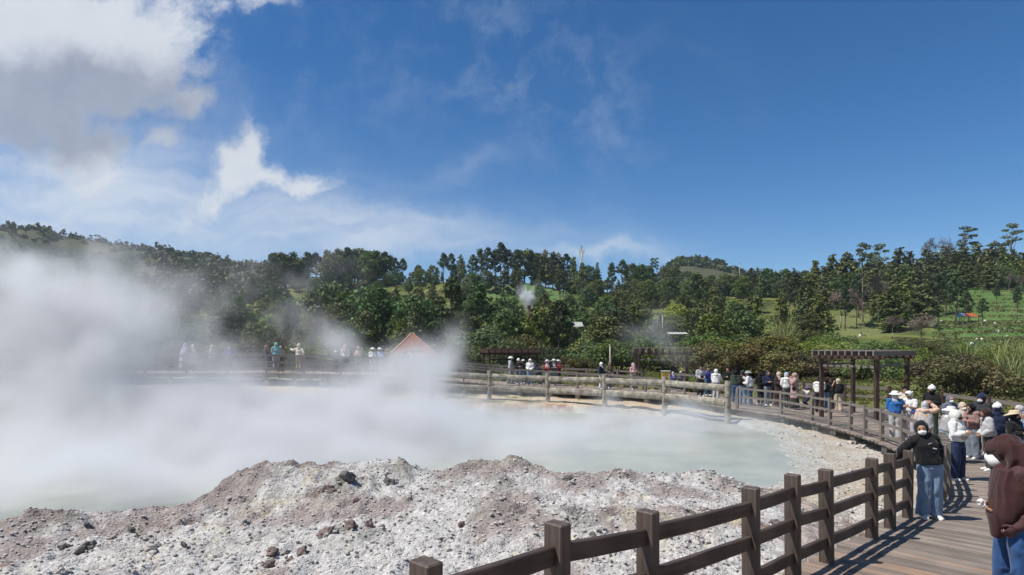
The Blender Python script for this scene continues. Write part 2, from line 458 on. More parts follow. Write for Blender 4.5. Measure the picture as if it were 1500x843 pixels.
def height(x, y, fine=True):
    x = np.asarray(x, float); y = np.asarray(y, float)
    shp = x.shape; x = x.ravel(); y = y.ravel()
    w = sstep(20, 34, np.hypot((x) * .75, y - 16))
    h = rbf(x, y) * (1 - w) + hill(x, y) * w
    big = sstep(48, 90, y)
    h = h + big * (fbm(x * .035, y * .035, 4, 5) - .5) * np.minimum(y * .03, 9)
    ter = terraces(x, y)
    st = np.where(y > 250, 2.6, 1.15)
    q = h / st + (fbm(x * .03, y * .03, 2, 9) - .5) * 1.5
    fr = q - np.floor(q)
    h = h + ter * (np.floor(q) + sstep(.68, 1.0, fr) - q) * st * .85
    sd = pool_sd(x, y) + (fbm(x * .9, y * .9, 3, 3) - .5) * .7
    near = 1 - sstep(19, 24, np.hypot(x * .8, y - 9))
    mound = near * (1 - sstep(5.5, 8, x - (y - 11) * .4))
    for lx, ly, r_, a_ in LUMPS:
        d = np.hypot(x - lx, y - ly) / r_
        h = h + np.exp(-d * d * 1.6) * a_ * 1.35 * (.35 + 1.3 * fbm(x * 5, y * 5, 3, 41)) * 1.0
    if fine:
        rid = 1 - np.abs(2 * fbm(x * 1.6, y * 1.6, 4, 21) - 1)
        h = h + mound * ((rid - .75) * .22 + (fbm(x * 5, y * 5, 4, 31) - .5) * .16 * (0.35 + 1.3 * fbm(x * .8, y * .8, 2, 77)))
        h = h + (near - mound) * (fbm(x * 3, y * 3, 4, 33) - .5) * .08
        h = h + (1 - near) * (1 - big) * (fbm(x * 1.2, y * 1.2, 4, 35) - .5) * .18
    bed = ZW - .06 - .5 * np.clip(-sd, 0, 2)
    edge = sstep(-.5, .35, sd)
    h = np.where(sd < .35, bed * (1 - edge) + np.maximum(h, ZW - .02) * edge, np.maximum(h, ZW + .015))
    return h.reshape(shp)

def hz(x, y):
    return float(height(np.array([x]), np.array([y]))[0])

def graded(lo, a, b, hi, step, g, cap=1e9):
    fine_ = list(np.arange(a, b + 1e-6, step))
    up = [b]; s = step
    while up[-1] < hi: s = min(cap, s * (1 + g)); up.append(up[-1] + s)
    dn = [a]; s = step
    while dn[-1] > lo: s = min(cap, s * (1 + g)); dn.append(dn[-1] - s)
    return np.array(dn[:0:-1] + fine_ + up[1:])
gx = graded(-900, -10.5, 8.5, 900, .055, .032, 14)
gy = graded(-80, 7.2, 15.2, 950, .055, .026, 12)
GX, GY = np.meshgrid(gx, gy)
GZ = height(GX, GY)
nx, nyy = len(gx), len(gy)
idx = np.arange(nx * nyy).reshape(nyy, nx)
quads = np.stack([idx[:-1, :-1], idx[:-1, 1:], idx[1:, 1:], idx[1:, :-1]], -1).reshape(-1, 4)
me = npmesh('ground', np.stack([GX, GY, GZ], -1).reshape(-1, 3), quads, True)

# what the ground is made of, per vertex (bare mineral soil, stains, grass, crops)
X_, Y_, Z_ = GX.ravel(), GY.ravel(), GZ.ravel()
def lerp(a, b, f): return a * (1 - f[:, None]) + np.array(b)[None, :] * f[:, None]
base = np.tile(np.array([.445, .43, .41]), (len(X_), 1))
n1 = fbm(X_ * .9, Y_ * .9, 4, 51); n2 = fbm(X_ * 2.6, Y_ * 2.6, 4, 53); n3 = fbm(X_ * .5, Y_ * .5, 3, 57); n4 = fbm(X_ * 6, Y_ * 6, 3, 59)
base = lerp(base, (.27, .215, .20), sstep(.47, .62, n1) * .75)                       # pinkish grey scree
base = lerp(base, (.52, .465, .33), sstep(.52, .66, n3) * sstep(.4, .6, n4) * .6)      # sulphur cream
base = lerp(base, (.15, .095, .09), sstep(.57, .67, n2) * sstep(.42, .6, n3) * .8)      # iron red crust
base = lerp(base, (.52, .51, .495), sstep(.52, .62, 1 - n1) * .6)                       # bleached clay
for lx, ly, r_, a_ in LUMPS:
    dd = np.hypot(X_ - lx, Y_ - ly) / r_
    base = lerp(base, (.215, .20, .175), np.exp(-dd * dd * 1.1) * .95 * sstep(.33, .55, n4 * .5 + n2 * .5))
sdv = pool_sd(X_, Y_)
leftcrest = np.exp(-((sdv - .5) / .55) ** 2) * (1 - sstep(-6, -3.0, X_)) * sstep(8, 10, Y_) * (1 - sstep(16, 18, Y_))
base = lerp(base, (.175, .12, .115), leftcrest * sstep(.35, .6, n2) * .8)
base = lerp(base, (.25, .235, .21), np.exp(-(sdv / .35) ** 2) * .6 * sstep(.3, .6, n2))      # wet edge
# dry sandy flat on the right and the far bank
right = sstep(4.5, 7, X_ - np.abs(Y_ - 16) * .1) * sstep(8, 11, Y_) * (1 - sstep(34, 37, Y_))
base = lerp(base, (.47, .39, .28), right * (.35 + .5 * sstep(.35, .65, n1)))
base = lerp(base, (.40, .41, .385), right * np.exp(-(sdv / 1.6) ** 2) * .85)
bank = sstep(27, 31, Y_ + X_ * .0) * (1 - sstep(37, 39, Y_)) * sstep(-24, -10, X_)
base = lerp(base, (.55, .42, .26), bank * sstep(.3, .9, sdv) * .75)
orange = bank * np.maximum(np.exp(-((X_ + 2.0) / 1.2) ** 2), np.exp(-((X_ - 1.8) / 1.1) ** 2)) * np.exp(-((sdv - .7) / .55) ** 2)
base = lerp(base, (.36, .16, .05), np.clip(orange, 0, 1) * sstep(.35, .6, n2 * .5 + n4 * .5) * .9)
# soil and grass away from the pool
gn0 = fbm(X_ * .7, Y_ * .7, 3, 73)
veg = sstep(-.1, .9, pool_sd(X_, Y_, BACK) + (gn0 - .5) * 1.2) * sstep(2, 6, Y_)
veg = np.maximum(veg, sstep(.6, .9, sdv) * sstep(33.9, 34.6, Y_) * sstep(-14, -10, X_) * (1 - sstep(4, 7, X_)) * sstep(.42, .58, n1))
gn = fbm(X_ * .13, Y_ * .13, 4, 71); gn2 = fbm(X_ * .7, Y_ * .7, 3, 73)
grass = np.tile(np.array([.115, .155, .038]), (len(X_), 1))
grass = lerp(grass, (.21, .215, .065), sstep(.45, .65, gn))
grass = lerp(grass, (.13, .095, .055), sstep(.55, .75, gn2) * .8)
grass = lerp(grass, (.035, .05, .02), sstep(.5, .7, 1 - gn2) * .6)
ter = terraces(X_, Y_)
stp = np.where(Y_ > 250, 2.6, 1.15)
# flat treads carry crops, steep risers bare earth
sl = np.zeros_like(GZ); dyz = np.gradient(GZ, gy, axis=0); dxz = np.gradient(GZ, gx, axis=1); sl = np.hypot(dyz, dxz).ravel()
crop = lerp(np.tile(np.array([.085, .165, .045]), (len(X_), 1)), (.13, .195, .065), sstep(.4, .6, gn2))
crop = lerp(crop, (.16, .125, .085), sstep(.45, .9, sl + (gn2 - .5) * .5))
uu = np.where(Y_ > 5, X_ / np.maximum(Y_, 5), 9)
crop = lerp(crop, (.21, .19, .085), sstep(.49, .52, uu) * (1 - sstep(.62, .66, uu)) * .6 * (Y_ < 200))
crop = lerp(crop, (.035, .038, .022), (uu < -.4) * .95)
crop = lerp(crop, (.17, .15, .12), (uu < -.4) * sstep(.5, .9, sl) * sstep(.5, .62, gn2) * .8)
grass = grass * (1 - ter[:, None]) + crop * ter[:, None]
faru = np.exp(-((uu - .33) / .05) ** 2) * sstep(380, 420, Y_)
grass = lerp(grass, (.085, .085, .05), sstep(220, 330, Y_) * (1 - ter))
grass = lerp(grass, (.105, .085, .055), faru * .9 * sstep(.35, .6, gn))
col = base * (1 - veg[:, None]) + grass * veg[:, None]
ca = me.color_attributes.new('soil', 'FLOAT_COLOR', 'POINT')
ca.data.foreach_set('color', np.concatenate([col, np.ones((len(col), 1))], 1).astype(np.float32).ravel())

m, t, b = material('ground_soil')
at_ = t.new('ShaderNodeAttribute', attribute_name='soil')
co = coords(t)
nA = t.noise(co, 9, 6, 0.65); nB = t.noise(co, 38, 4, .6)
vor = t.new('ShaderNodeTexVoronoi', feature='F1'); vor.inputs['Scale'].default_value = 17; t.l.new(co, vor.inputs['Vector'])
vor2 = t.new('ShaderNodeTexVoronoi', feature='F1'); vor2.inputs['Scale'].default_value = 44; t.l.new(co, vor2.inputs['Vector'])
var = t.math('MULTIPLY', t.maprange(nA, .3, .7, .78, 1.18), t.maprange(nB, .3, .7, .82, 1.16))
var = t.math('MULTIPLY', var, t.maprange(t.new('ShaderNodeSeparateColor').outputs[0], 0, 1, .8, 1.15))
sepc = [n_ for n_ in t.n if n_.bl_idname == 'ShaderNodeSeparateColor'][0]; t.l.new(vor.outputs['Color'], sepc.inputs[0])
mc = t.new('ShaderNodeCombineColor')
for s in mc.inputs[:3]: t.l.new(var, s)
t.l.new(t.mix(1.0, at_.outputs['Color'], mc.outputs[0], 'MULTIPLY'), b.inputs['Base Color'])
b.inputs['Roughness'].default_value = .95; b.inputs['Specular IOR Level'].default_value = .1
hh = t.math('ADD', t.math('MULTIPLY', vor.outputs['Distance'], -1.0), t.math('MULTIPLY', vor2.outputs['Distance'], -.5))
hh = t.math('ADD', hh, t.math('MULTIPLY', nA, .8))
bump(t, b, hh, .75, .03)
ground = mobj('ground', me, None, m); tag(ground, 'bare pale mud and stony shore rising into green hillside', 'ground', kind='structure')

# water
m, t, b = material('milky_water')
co = coords(t)
n = t.noise(co, .35, 4, .6, .6); n5 = t.noise(co, 1.6, 4, .6, .4)
t.l.new(t.mix(t.maprange(n, .35, .65), (.29, .315, .275), (.395, .41, .355)), b.inputs['Base Color'])
b.inputs['Roughness'].default_value = .32; b.inputs['Specular IOR Level'].default_value = .3
rip = t.math('ADD', t.math('MULTIPLY', n5, 1.0), t.math('MULTIPLY', t.noise(co, 7, 3), .25))
bump(t, b, rip, .5, .05)
bm = bmesh.new()
xs = np.linspace(-40, 13, 30); ys = np.linspace(9, 35, 20)
grid = [[bm.verts.new((x, y, ZW)) for x in xs] for y in ys]
for j in range(len(ys) - 1):
    for i in range(len(xs) - 1):
        bm.faces.new((grid[j][i], grid[j][i + 1], grid[j + 1][i + 1], grid[j + 1][i]))
water = bobj('water', bm, m); tag(water, 'milky grey green water of the steaming crater pool', 'pool water', kind='structure')
# ================================================================== boardwalk
M_PLANK = wood_mat('weathered_planks', (.150, .120, .100), (.36, .30, .25), grain_axis=0, rough=.75)
# one patch of fresher orange timber near the railing
m = M_PLANK; t = NT(m.node_tree); b = m.node_tree.nodes['Principled BSDF']
src = b.inputs['Base Color'].links[0].from_socket
geo = t.new('ShaderNodeNewGeometry'); pos = t.new('ShaderNodeSeparateXYZ'); t.l.new(geo.outputs['Position'], pos.inputs[0])
M_DARKWOOD = wood_mat('dark_timber', (.020, .013, .010), (.135, .098, .078), island=False, grain_axis=1, rough=.55)
M_DARKPOST = wood_mat('dark_timber_post', (.024, .016, .012), (.175, .135, .112), island=False, grain_axis=2, rough=.55)
M_GREYWOOD = wood_mat('grey_timber', (.10, .083, .072), (.27, .235, .205), island=False, grain_axis=1, rough=.8)
M_GREYPOST = wood_mat('grey_timber_post', (.10, .083, .072), (.27, .235, .205), island=False, grain_axis=2, rough=.8)
M_REDWOOD = wood_mat('brown_painted_timber', (.040, .022, .018), (.10, .062, .052), island=False, grain_axis=2, rough=.7)
M_CONC = simple_mat('pale_concrete', (.42, .38, .31), .9, .25, 5, 30, .4)

m, t, b = material('mossy_concrete_log')
co = coords(t)
n = t.noise(co, 3.2, 6, .65); n_b = t.noise(co, 11, 4, .7)
c = t.ramp(n, [(.32, (.10, .085, .068)), (.47, (.25, .225, .18)), (.64, (.42, .385, .32))])
c = t.mix(t.maprange(n_b, .56, .66, 0, .8), c, (.115, .10, .075))
t.l.new(c, b.inputs['Base Color']); b.inputs['Roughness'].default_value = .9
bump(t, b, n_b, .6, .02)
M_LOG = m

IN = [Vector(p) for p in INNER]; OU = [Vector((p[0], p[1], q[2])) for p, q in zip(OUTER, INNER)]

def deck_z(x, y):
    best = (1e9, 0)
    for i in range(len(IN) - 1):
        a = (IN[i] + OU[i]) / 2; c = (IN[i + 1] + OU[i + 1]) / 2
        # distance to the station band, measured to several points across the deck
        for k in (0.1, .3, .5, .7, .9):
            a = IN[i].lerp(OU[i], k); c = IN[i + 1].lerp(OU[i + 1], k)
            ex, ey = c.x - a.x, c.y - a.y
            tt = max(0, min(1, ((x - a.x) * ex + (y - a.y) * ey) / (ex * ex + ey * ey)))
            d = math.hypot(x - a.x - ex * tt, y - a.y - ey * tt)
            if d < best[0]: best = (d, a.z + (c.z - a.z) * tt)
    return best[1]

bw = empty('boardwalk', (0, 0, 0), 0, 'long curving boardwalk of worn grey brown planks', 'boardwalk', kind='structure')
bm = bmesh.new(); r_ = random.Random(5)
for i in range(len(IN) - 1):
    L = ((IN[i + 1] - IN[i]).length + (OU[i + 1] - OU[i]).length) / 2
    n = max(1, round(L / .15))
    for k in range(n):
        g = .004 / .15
        f0, f1 = (k + g) / n, (k + 1 - g) / n
        a0 = IN[i].lerp(IN[i + 1], f0); a1 = IN[i].lerp(IN[i + 1], f1)
        b0 = OU[i].lerp(OU[i + 1], f0); b1 = OU[i].lerp(OU[i + 1], f1)
        e0 = -.10 - r_.random() * .05; e1 = 1.0 + .02 * r_.random()
        dz = r_.uniform(-.004, .004)
        # each run of boards is two lengths butted end to end
        cut = r_.uniform(.38, .62) if i % 2 else 2
        for (s0, s1) in ((e0 / 3, cut - .0015), (cut + .0015, e1)) if cut < 1 else ((e0 / 3, e1),):
            q = [a0.lerp(b0, s0), a1.lerp(b1, s0), a1.lerp(b1, s1), a0.lerp(b0, s1)]
            top = [bm.verts.new(p + Vector((0, 0, dz))) for p in q]
            bot = [bm.verts.new(p + Vector((0, 0, dz - .045))) for p in q]
            bm.faces.new(top); bm.faces.new(bot[::-1])
            for w in range(4):
                bm.faces.new((top[w], bot[w], bot[(w + 1) % 4], top[(w + 1) % 4]))
# board texture: grain runs across the deck, so give each board its own length coordinate through a UV-like attribute
deck = bobj('deck', bm, M_PLANK, bw)
me = deck.data
cob = np.zeros(len(me.vertices) * 3); me.vertices.foreach_get('co', cob); cob = cob.reshape(-1, 3)
lat = np.zeros((len(cob), 3)); nb = len(cob) // 8
for k in range(nb):
    p = cob[k * 8:k * 8 + 8]
    d = p[3] - p[0]; d = d / (np.linalg.norm(d) + 1e-9); w = np.array([-d[1], d[0], 0])
    o_ = np.array([k * 3.17 % 41, k * 1.73 % 37, 0])
    lat[k * 8:k * 8 + 8, 0] = (p - p[0]) @ d + o_[0]; lat[k * 8:k * 8 + 8, 1] = (p - p[0]) @ w + o_[1]; lat[k * 8:k * 8 + 8, 2] = p[:, 2]
ga = me.attributes.new('grain', 'FLOAT_VECTOR', 'POINT'); ga.data.foreach_set('vector', lat.astype(np.float32).ravel())
nt_ = NT(M_PLANK.node_tree)
an = nt_.new('ShaderNodeAttribute', attribute_name='grain')
for nd in list(M_PLANK.node_tree.nodes):
    if nd.bl_idname == 'ShaderNodeMapping': nt_.l.new(an.outputs['Vector'], nd.inputs[0])
b = M_PLANK.node_tree.nodes['Principled BSDF']
src = b.inputs['Base Color'].links[0].from_socket
rust = nt_.math('MULTIPLY', nt_.maprange(geo.outputs['Random Per Island'], .55, .75, 0, .75), nt_.maprange(pos.outputs[1], 5.5, 9.5, 1, 0))
isl2 = nt_.new('ShaderNodeNewGeometry')
rust = nt_.math('MULTIPLY', nt_.maprange(isl2.outputs['Random Per Island'], .62, .7, 0, .7), nt_.maprange(pos.outputs[1], 5.8, 8.2, 1, 0))
nt_.l.new(nt_.mix(rust, src, (.33, .17, .08)), b.inputs['Base Color'])

# edge beams and the stumps the deck stands on
def sub(pl, step):
    out = []
    for a, c in zip(pl[:-1], pl[1:]):
        n = max(1, round((c - a).length / step))
        out += [a.lerp(c, k / n) for k in range(n)]
    return out + [pl[-1]]
def edge_run(A, B, inset):
    return [a + (b_ - a).normalized() * inset for a, b_ in zip(A, B)]
for A, B in ((IN, OU), (OU, IN)):
    run = edge_run(A, B, .12); bm = bmesh.new()
    for a, c in zip(run[:-1], run[1:]):
        bar(bm, a - Vector((0, 0, .125)), c - Vector((0, 0, .125)), .07, .15)
    bobj('edge_beam', bm, M_GREYWOOD, bw)
st = sub(edge_run(IN[8:], OU[8:], .2), 1.75)
for p in st[:52]:
    gz = hz(p.x, p.y)
    bm = bmesh.new()
    h0 = min(p.z - .22, gz + .28)
    box(bm, (p.x, p.y, (p.z - .07 + h0) / 2), (.12, .12, p.z - .07 - h0))
    pile = bobj('pile', bm, M_GREYPOST, bw)
    bm = bmesh.new(); box(bm, (p.x, p.y, (h0 + gz - .15) / 2), (.26, .26, h0 - gz + .15), Euler((0, 0, random.random())).to_matrix(), .02)
    bobj('footing', bm, M_CONC, bw)

def railing(label, pts, gaps_ok=True, post=(.10, .14), ph=1.08, rails=(.9, .59, .24), rsize=(.05, .12), mats=(M_DARKPOST, M_DARKWOOD), bev=.008, down=.15, offs=0.0, jit=.0, sag=None):
    """posts at the given points, rails butted between them"""
    pts = [Vector(p) for p in pts]
    o = empty('boardwalk_railing', pts[0], 0, label, 'railing', 'boardwalk railings')
    base = o.location.copy(); rr = random.Random(len(label))
    dirs = []
    for i in range(len(pts)):
        d = pts[min(i + 1, len(pts) - 1)] - pts[max(i - 1, 0)]; d.z = 0; dirs.append(d.normalized())
    tops = []
    for p, d in zip(pts, dirs):
        bm = bmesh.new(); tilt = rr.uniform(-jit, jit)
        rot = Matrix((d, Vector((-d.y, d.x, 0)), Vector((0, 0, 1)))).transposed() @ Euler((rr.uniform(-jit, jit), tilt, rr.uniform(-jit, jit) * 4)).to_matrix()
        hgt = ph + rr.uniform(-jit, jit)
        box(bm, Vector((0, 0, (hgt - down) / 2)), (post[0], post[1], hgt + down), None, bev)
        q = bobj('post', bm, mats[0], o); q.location = p - base; q.rotation_euler = rot.to_euler()
    for i, (a, c) in enumerate(zip(pts[:-1], pts[1:])):
        d = (c - a); d.z = 0; d.normalize()
        for z in rails:
            p0 = a + d * post[0] * .46 + Vector((0, 0, z + rr.uniform(-jit, jit))); p1 = c - d * post[0] * .46 + Vector((0, 0, z + rr.uniform(-jit, jit)))
            mid = (p0 + p1) / 2; L = (p1 - p0).length
            bm = bmesh.new()
            n = 6
            if bev > 0:     # slightly warped timber
                bmesh.ops.create_grid(bm, x_segments=1, y_segments=1, size=0.001); bm.clear()
                prev = None
                kx, kz = rr.uniform(-.012, .012), rr.uniform(-.015, .012)
                for k in range(n + 1):
                    f = k / n; bow = 4 * f * (1 - f)
                    cx = kx * bow; cz_ = kz * bow
                    w2, h2 = rsize[0] / 2, rsize[1] / 2; ch = .007
                    ring = [bm.verts.new((cx + x, (f - .5) * L, cz_ + zz)) for x, zz in ((-w2, -h2 + ch), (-w2 + ch, -h2), (w2 - ch, -h2), (w2, -h2 + ch), (w2, h2 - ch), (w2 - ch, h2), (-w2 + ch, h2), (-w2, h2 - ch))]
                    if prev:
                        for j in range(8): bm.faces.new((prev[j], prev[(j + 1) % 8], ring[(j + 1) % 8], ring[j]))
                    else: bm.faces.new(ring)
                    prev = ring
                bm.faces.new(prev[::-1])
            else:
                box(bm, (0, 0, 0), (rsize[0], L, rsize[1]))
            q = bobj('rail', bm, mats[1], o); q.location = mid - base
            dd = (p1 - p0).normalized(); xx = dd.cross(Vector((0, 0, 1))).normalized(); zz = xx.cross(dd)
            q.rotation_euler = Matrix((xx, dd, zz)).transposed().to_euler()
    return o

railing('dark brown three rail timber railing along the near left edge of the boardwalk', [(-1.6,1.45,.64)] + INNER[2:11] , jit=.012)
railing('grey brown railing curving behind the woman in the black hoodie',
        [(6.9,10.3,-.17),(7.55,10.95,-.24),(8.05,11.5,-.29),(8.55,12.1,-.34),(9.0,12.75,-.38),(9.4,13.35,-.41),(9.95,14.2,-.44)], mats=(M_GREYPOST, M_GREYWOOD), jit=.015)
run = sub(IN[15:23], 1.6)
railing('grey railing above the concrete footings, leading back to the crowded bend', run[1:], mats=(M_GREYPOST, M_GREYWOOD), post=(.11, .11), ph=1.05, rails=(.97, .58, .2), rsize=(.05, .09), bev=0, jit=.02)
run = sub(IN[23:29], 1.75)
railing('thin grey railing of the far boardwalk, behind the pale log fence', run, mats=(M_GREYPOST, M_GREYWOOD), post=(.10, .10), ph=1.02, rails=(.95, .5), rsize=(.05, .10), bev=0, jit=.02)
run = sub(IN[28:], 2.0)
railing('steam veiled grey railing of the raised left boardwalk, nearest the pool', run[1:], mats=(M_GREYPOST, M_GREYWOOD), post=(.12, .12), ph=1.05, rails=(.98, .6, .25), rsize=(.05, .12), bev=0, jit=.02)
run = sub(OU[9:21], 2.2)
railing('brown railing behind the crowd on the right, in front of the dark bush', run, mats=(M_REDWOOD, M_GREYWOOD), post=(.12, .12), ph=1.1, rails=(1.0, .55), rsize=(.05, .14), bev=0, jit=.02)
run = sub(OU[21:25], 2.0)
railing('brown railing on the far side of the boardwalk beside the big pergola', run, mats=(M_REDWOOD, M_GREYWOOD), post=(.12, .12), ph=1.1, rails=(1.0, .55), rsize=(.05, .12), bev=0, jit=.02)
run = sub(OU[24:29], 2.0)
railing('long grey railing behind the people in white hats', run[1:], mats=(M_GREYPOST, M_GREYWOOD), post=(.12, .12), ph=1.1, rails=(1.02, .7, .35), rsize=(.05, .12), bev=0, jit=.02)
run = sub(OU[28:], 2.2)
railing('dark railing at the back of the raised left boardwalk', run[1:], mats=(M_REDWOOD, M_GREYWOOD), post=(.12, .12), ph=1.1, rails=(1.02, .7, .35), rsize=(.05, .12), bev=0, jit=.02)

# the stout mock-log fence on the far bank
def log_fence(label, pts, tops):
    o = empty('log_fence', pts[0], 0, label, 'fence', 'mock log fences on the pool bank')
    base = o.location.copy(); rr = random.Random(3)
    def log(bm, a, c, r, flat=1.0):
        a = Vector(a); c = Vector(c); n = 7
        P_ = [a.lerp(c, k / n) + Vector((rr.uniform(-.012, .012),) * 3) for k in range(n + 1)]
        tube(bm, P_, [(r * rr.uniform(.94, 1.06) * flat, r * rr.uniform(.94, 1.06)) for _ in P_], 10)
    for p, tz in zip(pts, tops):
        bm = bmesh.new(); g = hz(p[0], p[1])
        log(bm, (0, 0, g - .2 - base.z), (0, 0, tz - base.z), .135)
        q = bobj('post', bm, M_LOG, o, False); q.location = (p[0] - base.x, p[1] - base.y, 0)
    for (p, tz), (p2, tz2) in zip(list(zip(pts, tops))[:-1], list(zip(pts, tops))[1:]):
        for dz, rad in ((-.33, .165), (-1.0, .18)):
            a = Vector((p[0], p[1], tz + dz)) - base; c = Vector((p2[0], p2[1], tz2 + dz)) - base
            d = (c - a).normalized()
            bm = bmesh.new(); log(bm, a + d * .11, c - d * .11, rad, .6)
            bobj('rail', bm, M_LOG, o, False)
    return o
LF = [(9.8,27.9,1.0),(7.65,30.8,1.04),(4.95,32.9,1.05),(2.0,34.6,1.05),(-1.3,35.3,1.14),(-4.6,35.2,1.3)]
log_fence('pale mottled concrete log fence with square posts on the far pool bank', [(x, y, -.6) for x, y, z in LF], [z for *_, z in LF])

# ------------------------------------------------------------------ pergolas
def pergola(label, corners, ztop, zbase, n_raft, over=.55, mats=None, rz_tilt=0.0, raft=(.06, .17), legr=.075):
    A, B, C_, D_ = [Vector((c[0], c[1], 0)) for c in corners]   # A-B long side (front), D-C back
    cen = (A + B + C_ + D_) / 4
    o = empty('pergola', (cen.x, cen.y, zbase), 0, label, 'pergola', 'slatted pergolas beside the boardwalk')
    off = Vector((cen.x, cen.y, zbase)); H = ztop - zbase
    mats = mats or (M_REDWOOD, M_GREYWOOD)
    for c in (A, B, C_, D_):
        bm = bmesh.new(); g = hz(c.x, c.y)
        bar(bm, (c.x - off.x, c.y - off.y, g - .1 - zbase), (c.x - off.x, c.y - off.y, H), legr * 2, legr * 2, .01)
        bobj('leg', bm, mats[0], o)
    for a, c in ((A, B), (D_, C_)):
        d = (c - a).normalized() * .3; bm = bmesh.new()
        bar(bm, a - off - d + Vector((0, 0, ztop + .07)), c - off + d + Vector((0, 0, ztop + .07)), .09, .14, .008)
        bobj('beam', bm, mats[0], o)
    for a, c in ((A, D_), (B, C_)):
        bm = bmesh.new(); d = (c - a).normalized() * .08
        bar(bm, a - off + d + Vector((0, 0, ztop - .25)), c - off - d + Vector((0, 0, ztop - .25)), .05, .09)
        bobj('tie_beam', bm, mats[1], o)
    bm = bmesh.new(); d = (B - A).normalized() * .08
    bar(bm, A - off + d + Vector((0, 0, ztop - .3)), B - off - d + Vector((0, 0, ztop - .3)), .05, .09); bobj('tie_beam', bm, mats[1], o)
    for k in range(n_raft):
        f = -.05 + 1.1 * k / (n_raft - 1)
        a = A.lerp(B, f) - off; c = D_.lerp(C_, f) - off; d = (c - a).normalized() * over
        a.z = c.z = ztop - zbase + .14 + raft[1] / 2; d.z = 0
        bm = bmesh.new(); bar(bm, a - d, c + d, raft[0], raft[1], .005); bobj('rafter', bm, mats[1], o)
    # thin battens on top
    n = max(8, int((D_ - A).length / .13)); dd = (D_ - A).normalized() * (over - .05); bm = bmesh.new()
    ex = (B - A) * .07
    for k in range(n):
        f = k / (n - 1)
        a = (A - dd).lerp(D_ + dd, f) - ex - off; c = (B - dd).lerp(C_ + dd, f) + ex - off
        a.z = c.z = ztop - zbase + .14 + raft[1] + .018
        bar(bm, a, c, .055, .03)
    bobj('battens', bm, mats[1], o)
    return o
pergola('large brown slatted pergola on four posts behind the railing on the right', [(13.35,26.5),(14.6,24.6),(16.85,26.2),(15.6,28.1)], 2.05, -.5, 10, raft=(.06, .19))
pergola('grey slatted pergola in thin steam behind the yellow notice', [(7.6,37.6),(10.5,36.9),(11.2,39.3),(8.3,40.0)], 2.02, -.2, 9, raft=(.07, .26), over=.5)
pergola('low dark slatted pergola left of the people in white hats', [(-1.5,41.2),(1.7,41.9),(1.2,44.3),(-2.0,43.6)], 1.95, .1, 9, raft=(.07, .24), over=.5, mats=(M_REDWOOD, M_REDWOOD))

# ------------------------------------------------------------------ hut, signs, poles, mast
m, t, b = material('red_roof_sheet')
co = coords(t, 'Object')
n = t.noise(co, 2.5, 5)
t.l.new(t.ramp(n, [(.3, (.20, .075, .05)), (.7, (.33, .14, .10))]), b.inputs['Base Color']); b.inputs['Roughness'].default_value = .6
M_ROOF = m
M_WALLW = wood_mat('hut_boards', (.10, .06, .04), (.2, .13, .09), island=False, grain_axis=2)
hut = empty('hut', tuple(at(604, 535, 46))[:2] + (hz(-7.4, 46),), R(12), 'little hut with a steep corrugated red brown roof rising out of the steam', 'hut')
gz = hut.location.z; az = at(606, 488, 46).z - gz; ez = at(606, 522, 46).z - gz
bm = bmesh.new()
hw = 1.85
# hipped roof with ribs
apex = Vector((0, 0, az)); cs = [Vector((-hw, -hw, ez)), Vector((hw, -hw, ez)), Vector((hw, hw, ez)), Vector((-hw, hw, ez))]
for i in range(4):
    a, c = cs[i], cs[(i + 1) % 4]; n = 36
    nrm = (c - a).cross(apex - a).normalized()
    prev = None
    for k in range(n + 1):
        f = k / n; p = a.lerp(c, f); q = apex.lerp((a + c) / 2, .0)
        up_ = (.025 if k % 3 == 0 else -.0) if 0 < k < n else 0
        # ribs run straight up the slope and stop at the hips
        tt = 1 - abs(2 * f - 1)
        top = p + (apex - (a + c) / 2) * tt
        e = (bm.verts.new(p + nrm * up_), bm.verts.new(top + nrm * up_ * (.4)))
        if prev: bm.faces.new((prev[0], e[0], e[1], prev[1]))
        prev = e
bmesh.ops.remove_doubles(bm, verts=bm.verts, dist=1e-5)
roof = bobj('roof', bm, M_ROOF, hut)
for i in range(4):
    bm = bmesh.new(); bar(bm, cs[i] + Vector((0, 0, .02)), apex + Vector((0, 0, .02)), .09, .05); bobj('hip_cap', bm, simple_mat('hip_cap_tin', (.45, .24, .17), .5) if 'hip_cap_tin' not in MATS else MATS['hip_cap_tin'], roof)
bm = bmesh.new()
for (x0, y0, x1, y1) in ((-1.5,-1.5,1.5,-1.5),(1.5,-1.5,1.5,1.5),(1.5,1.5,-1.5,1.5),(-1.5,1.5,-1.5,-1.5)):
    d = Vector((x1 - x0, y1 - y0, 0)).normalized() * .05
    bar(bm, Vector((x0, y0, ez / 2 - .1)) + d, Vector((x1, y1, ez / 2 - .1)) - d, .06, ez + .2)
bobj('wall', bm, M_WALLW, hut)
bm = bmesh.new(); box(bm, (.2, -1.55, .9), (.8, .05, 1.8)); bobj('door', bm, M_REDWOOD, hut)

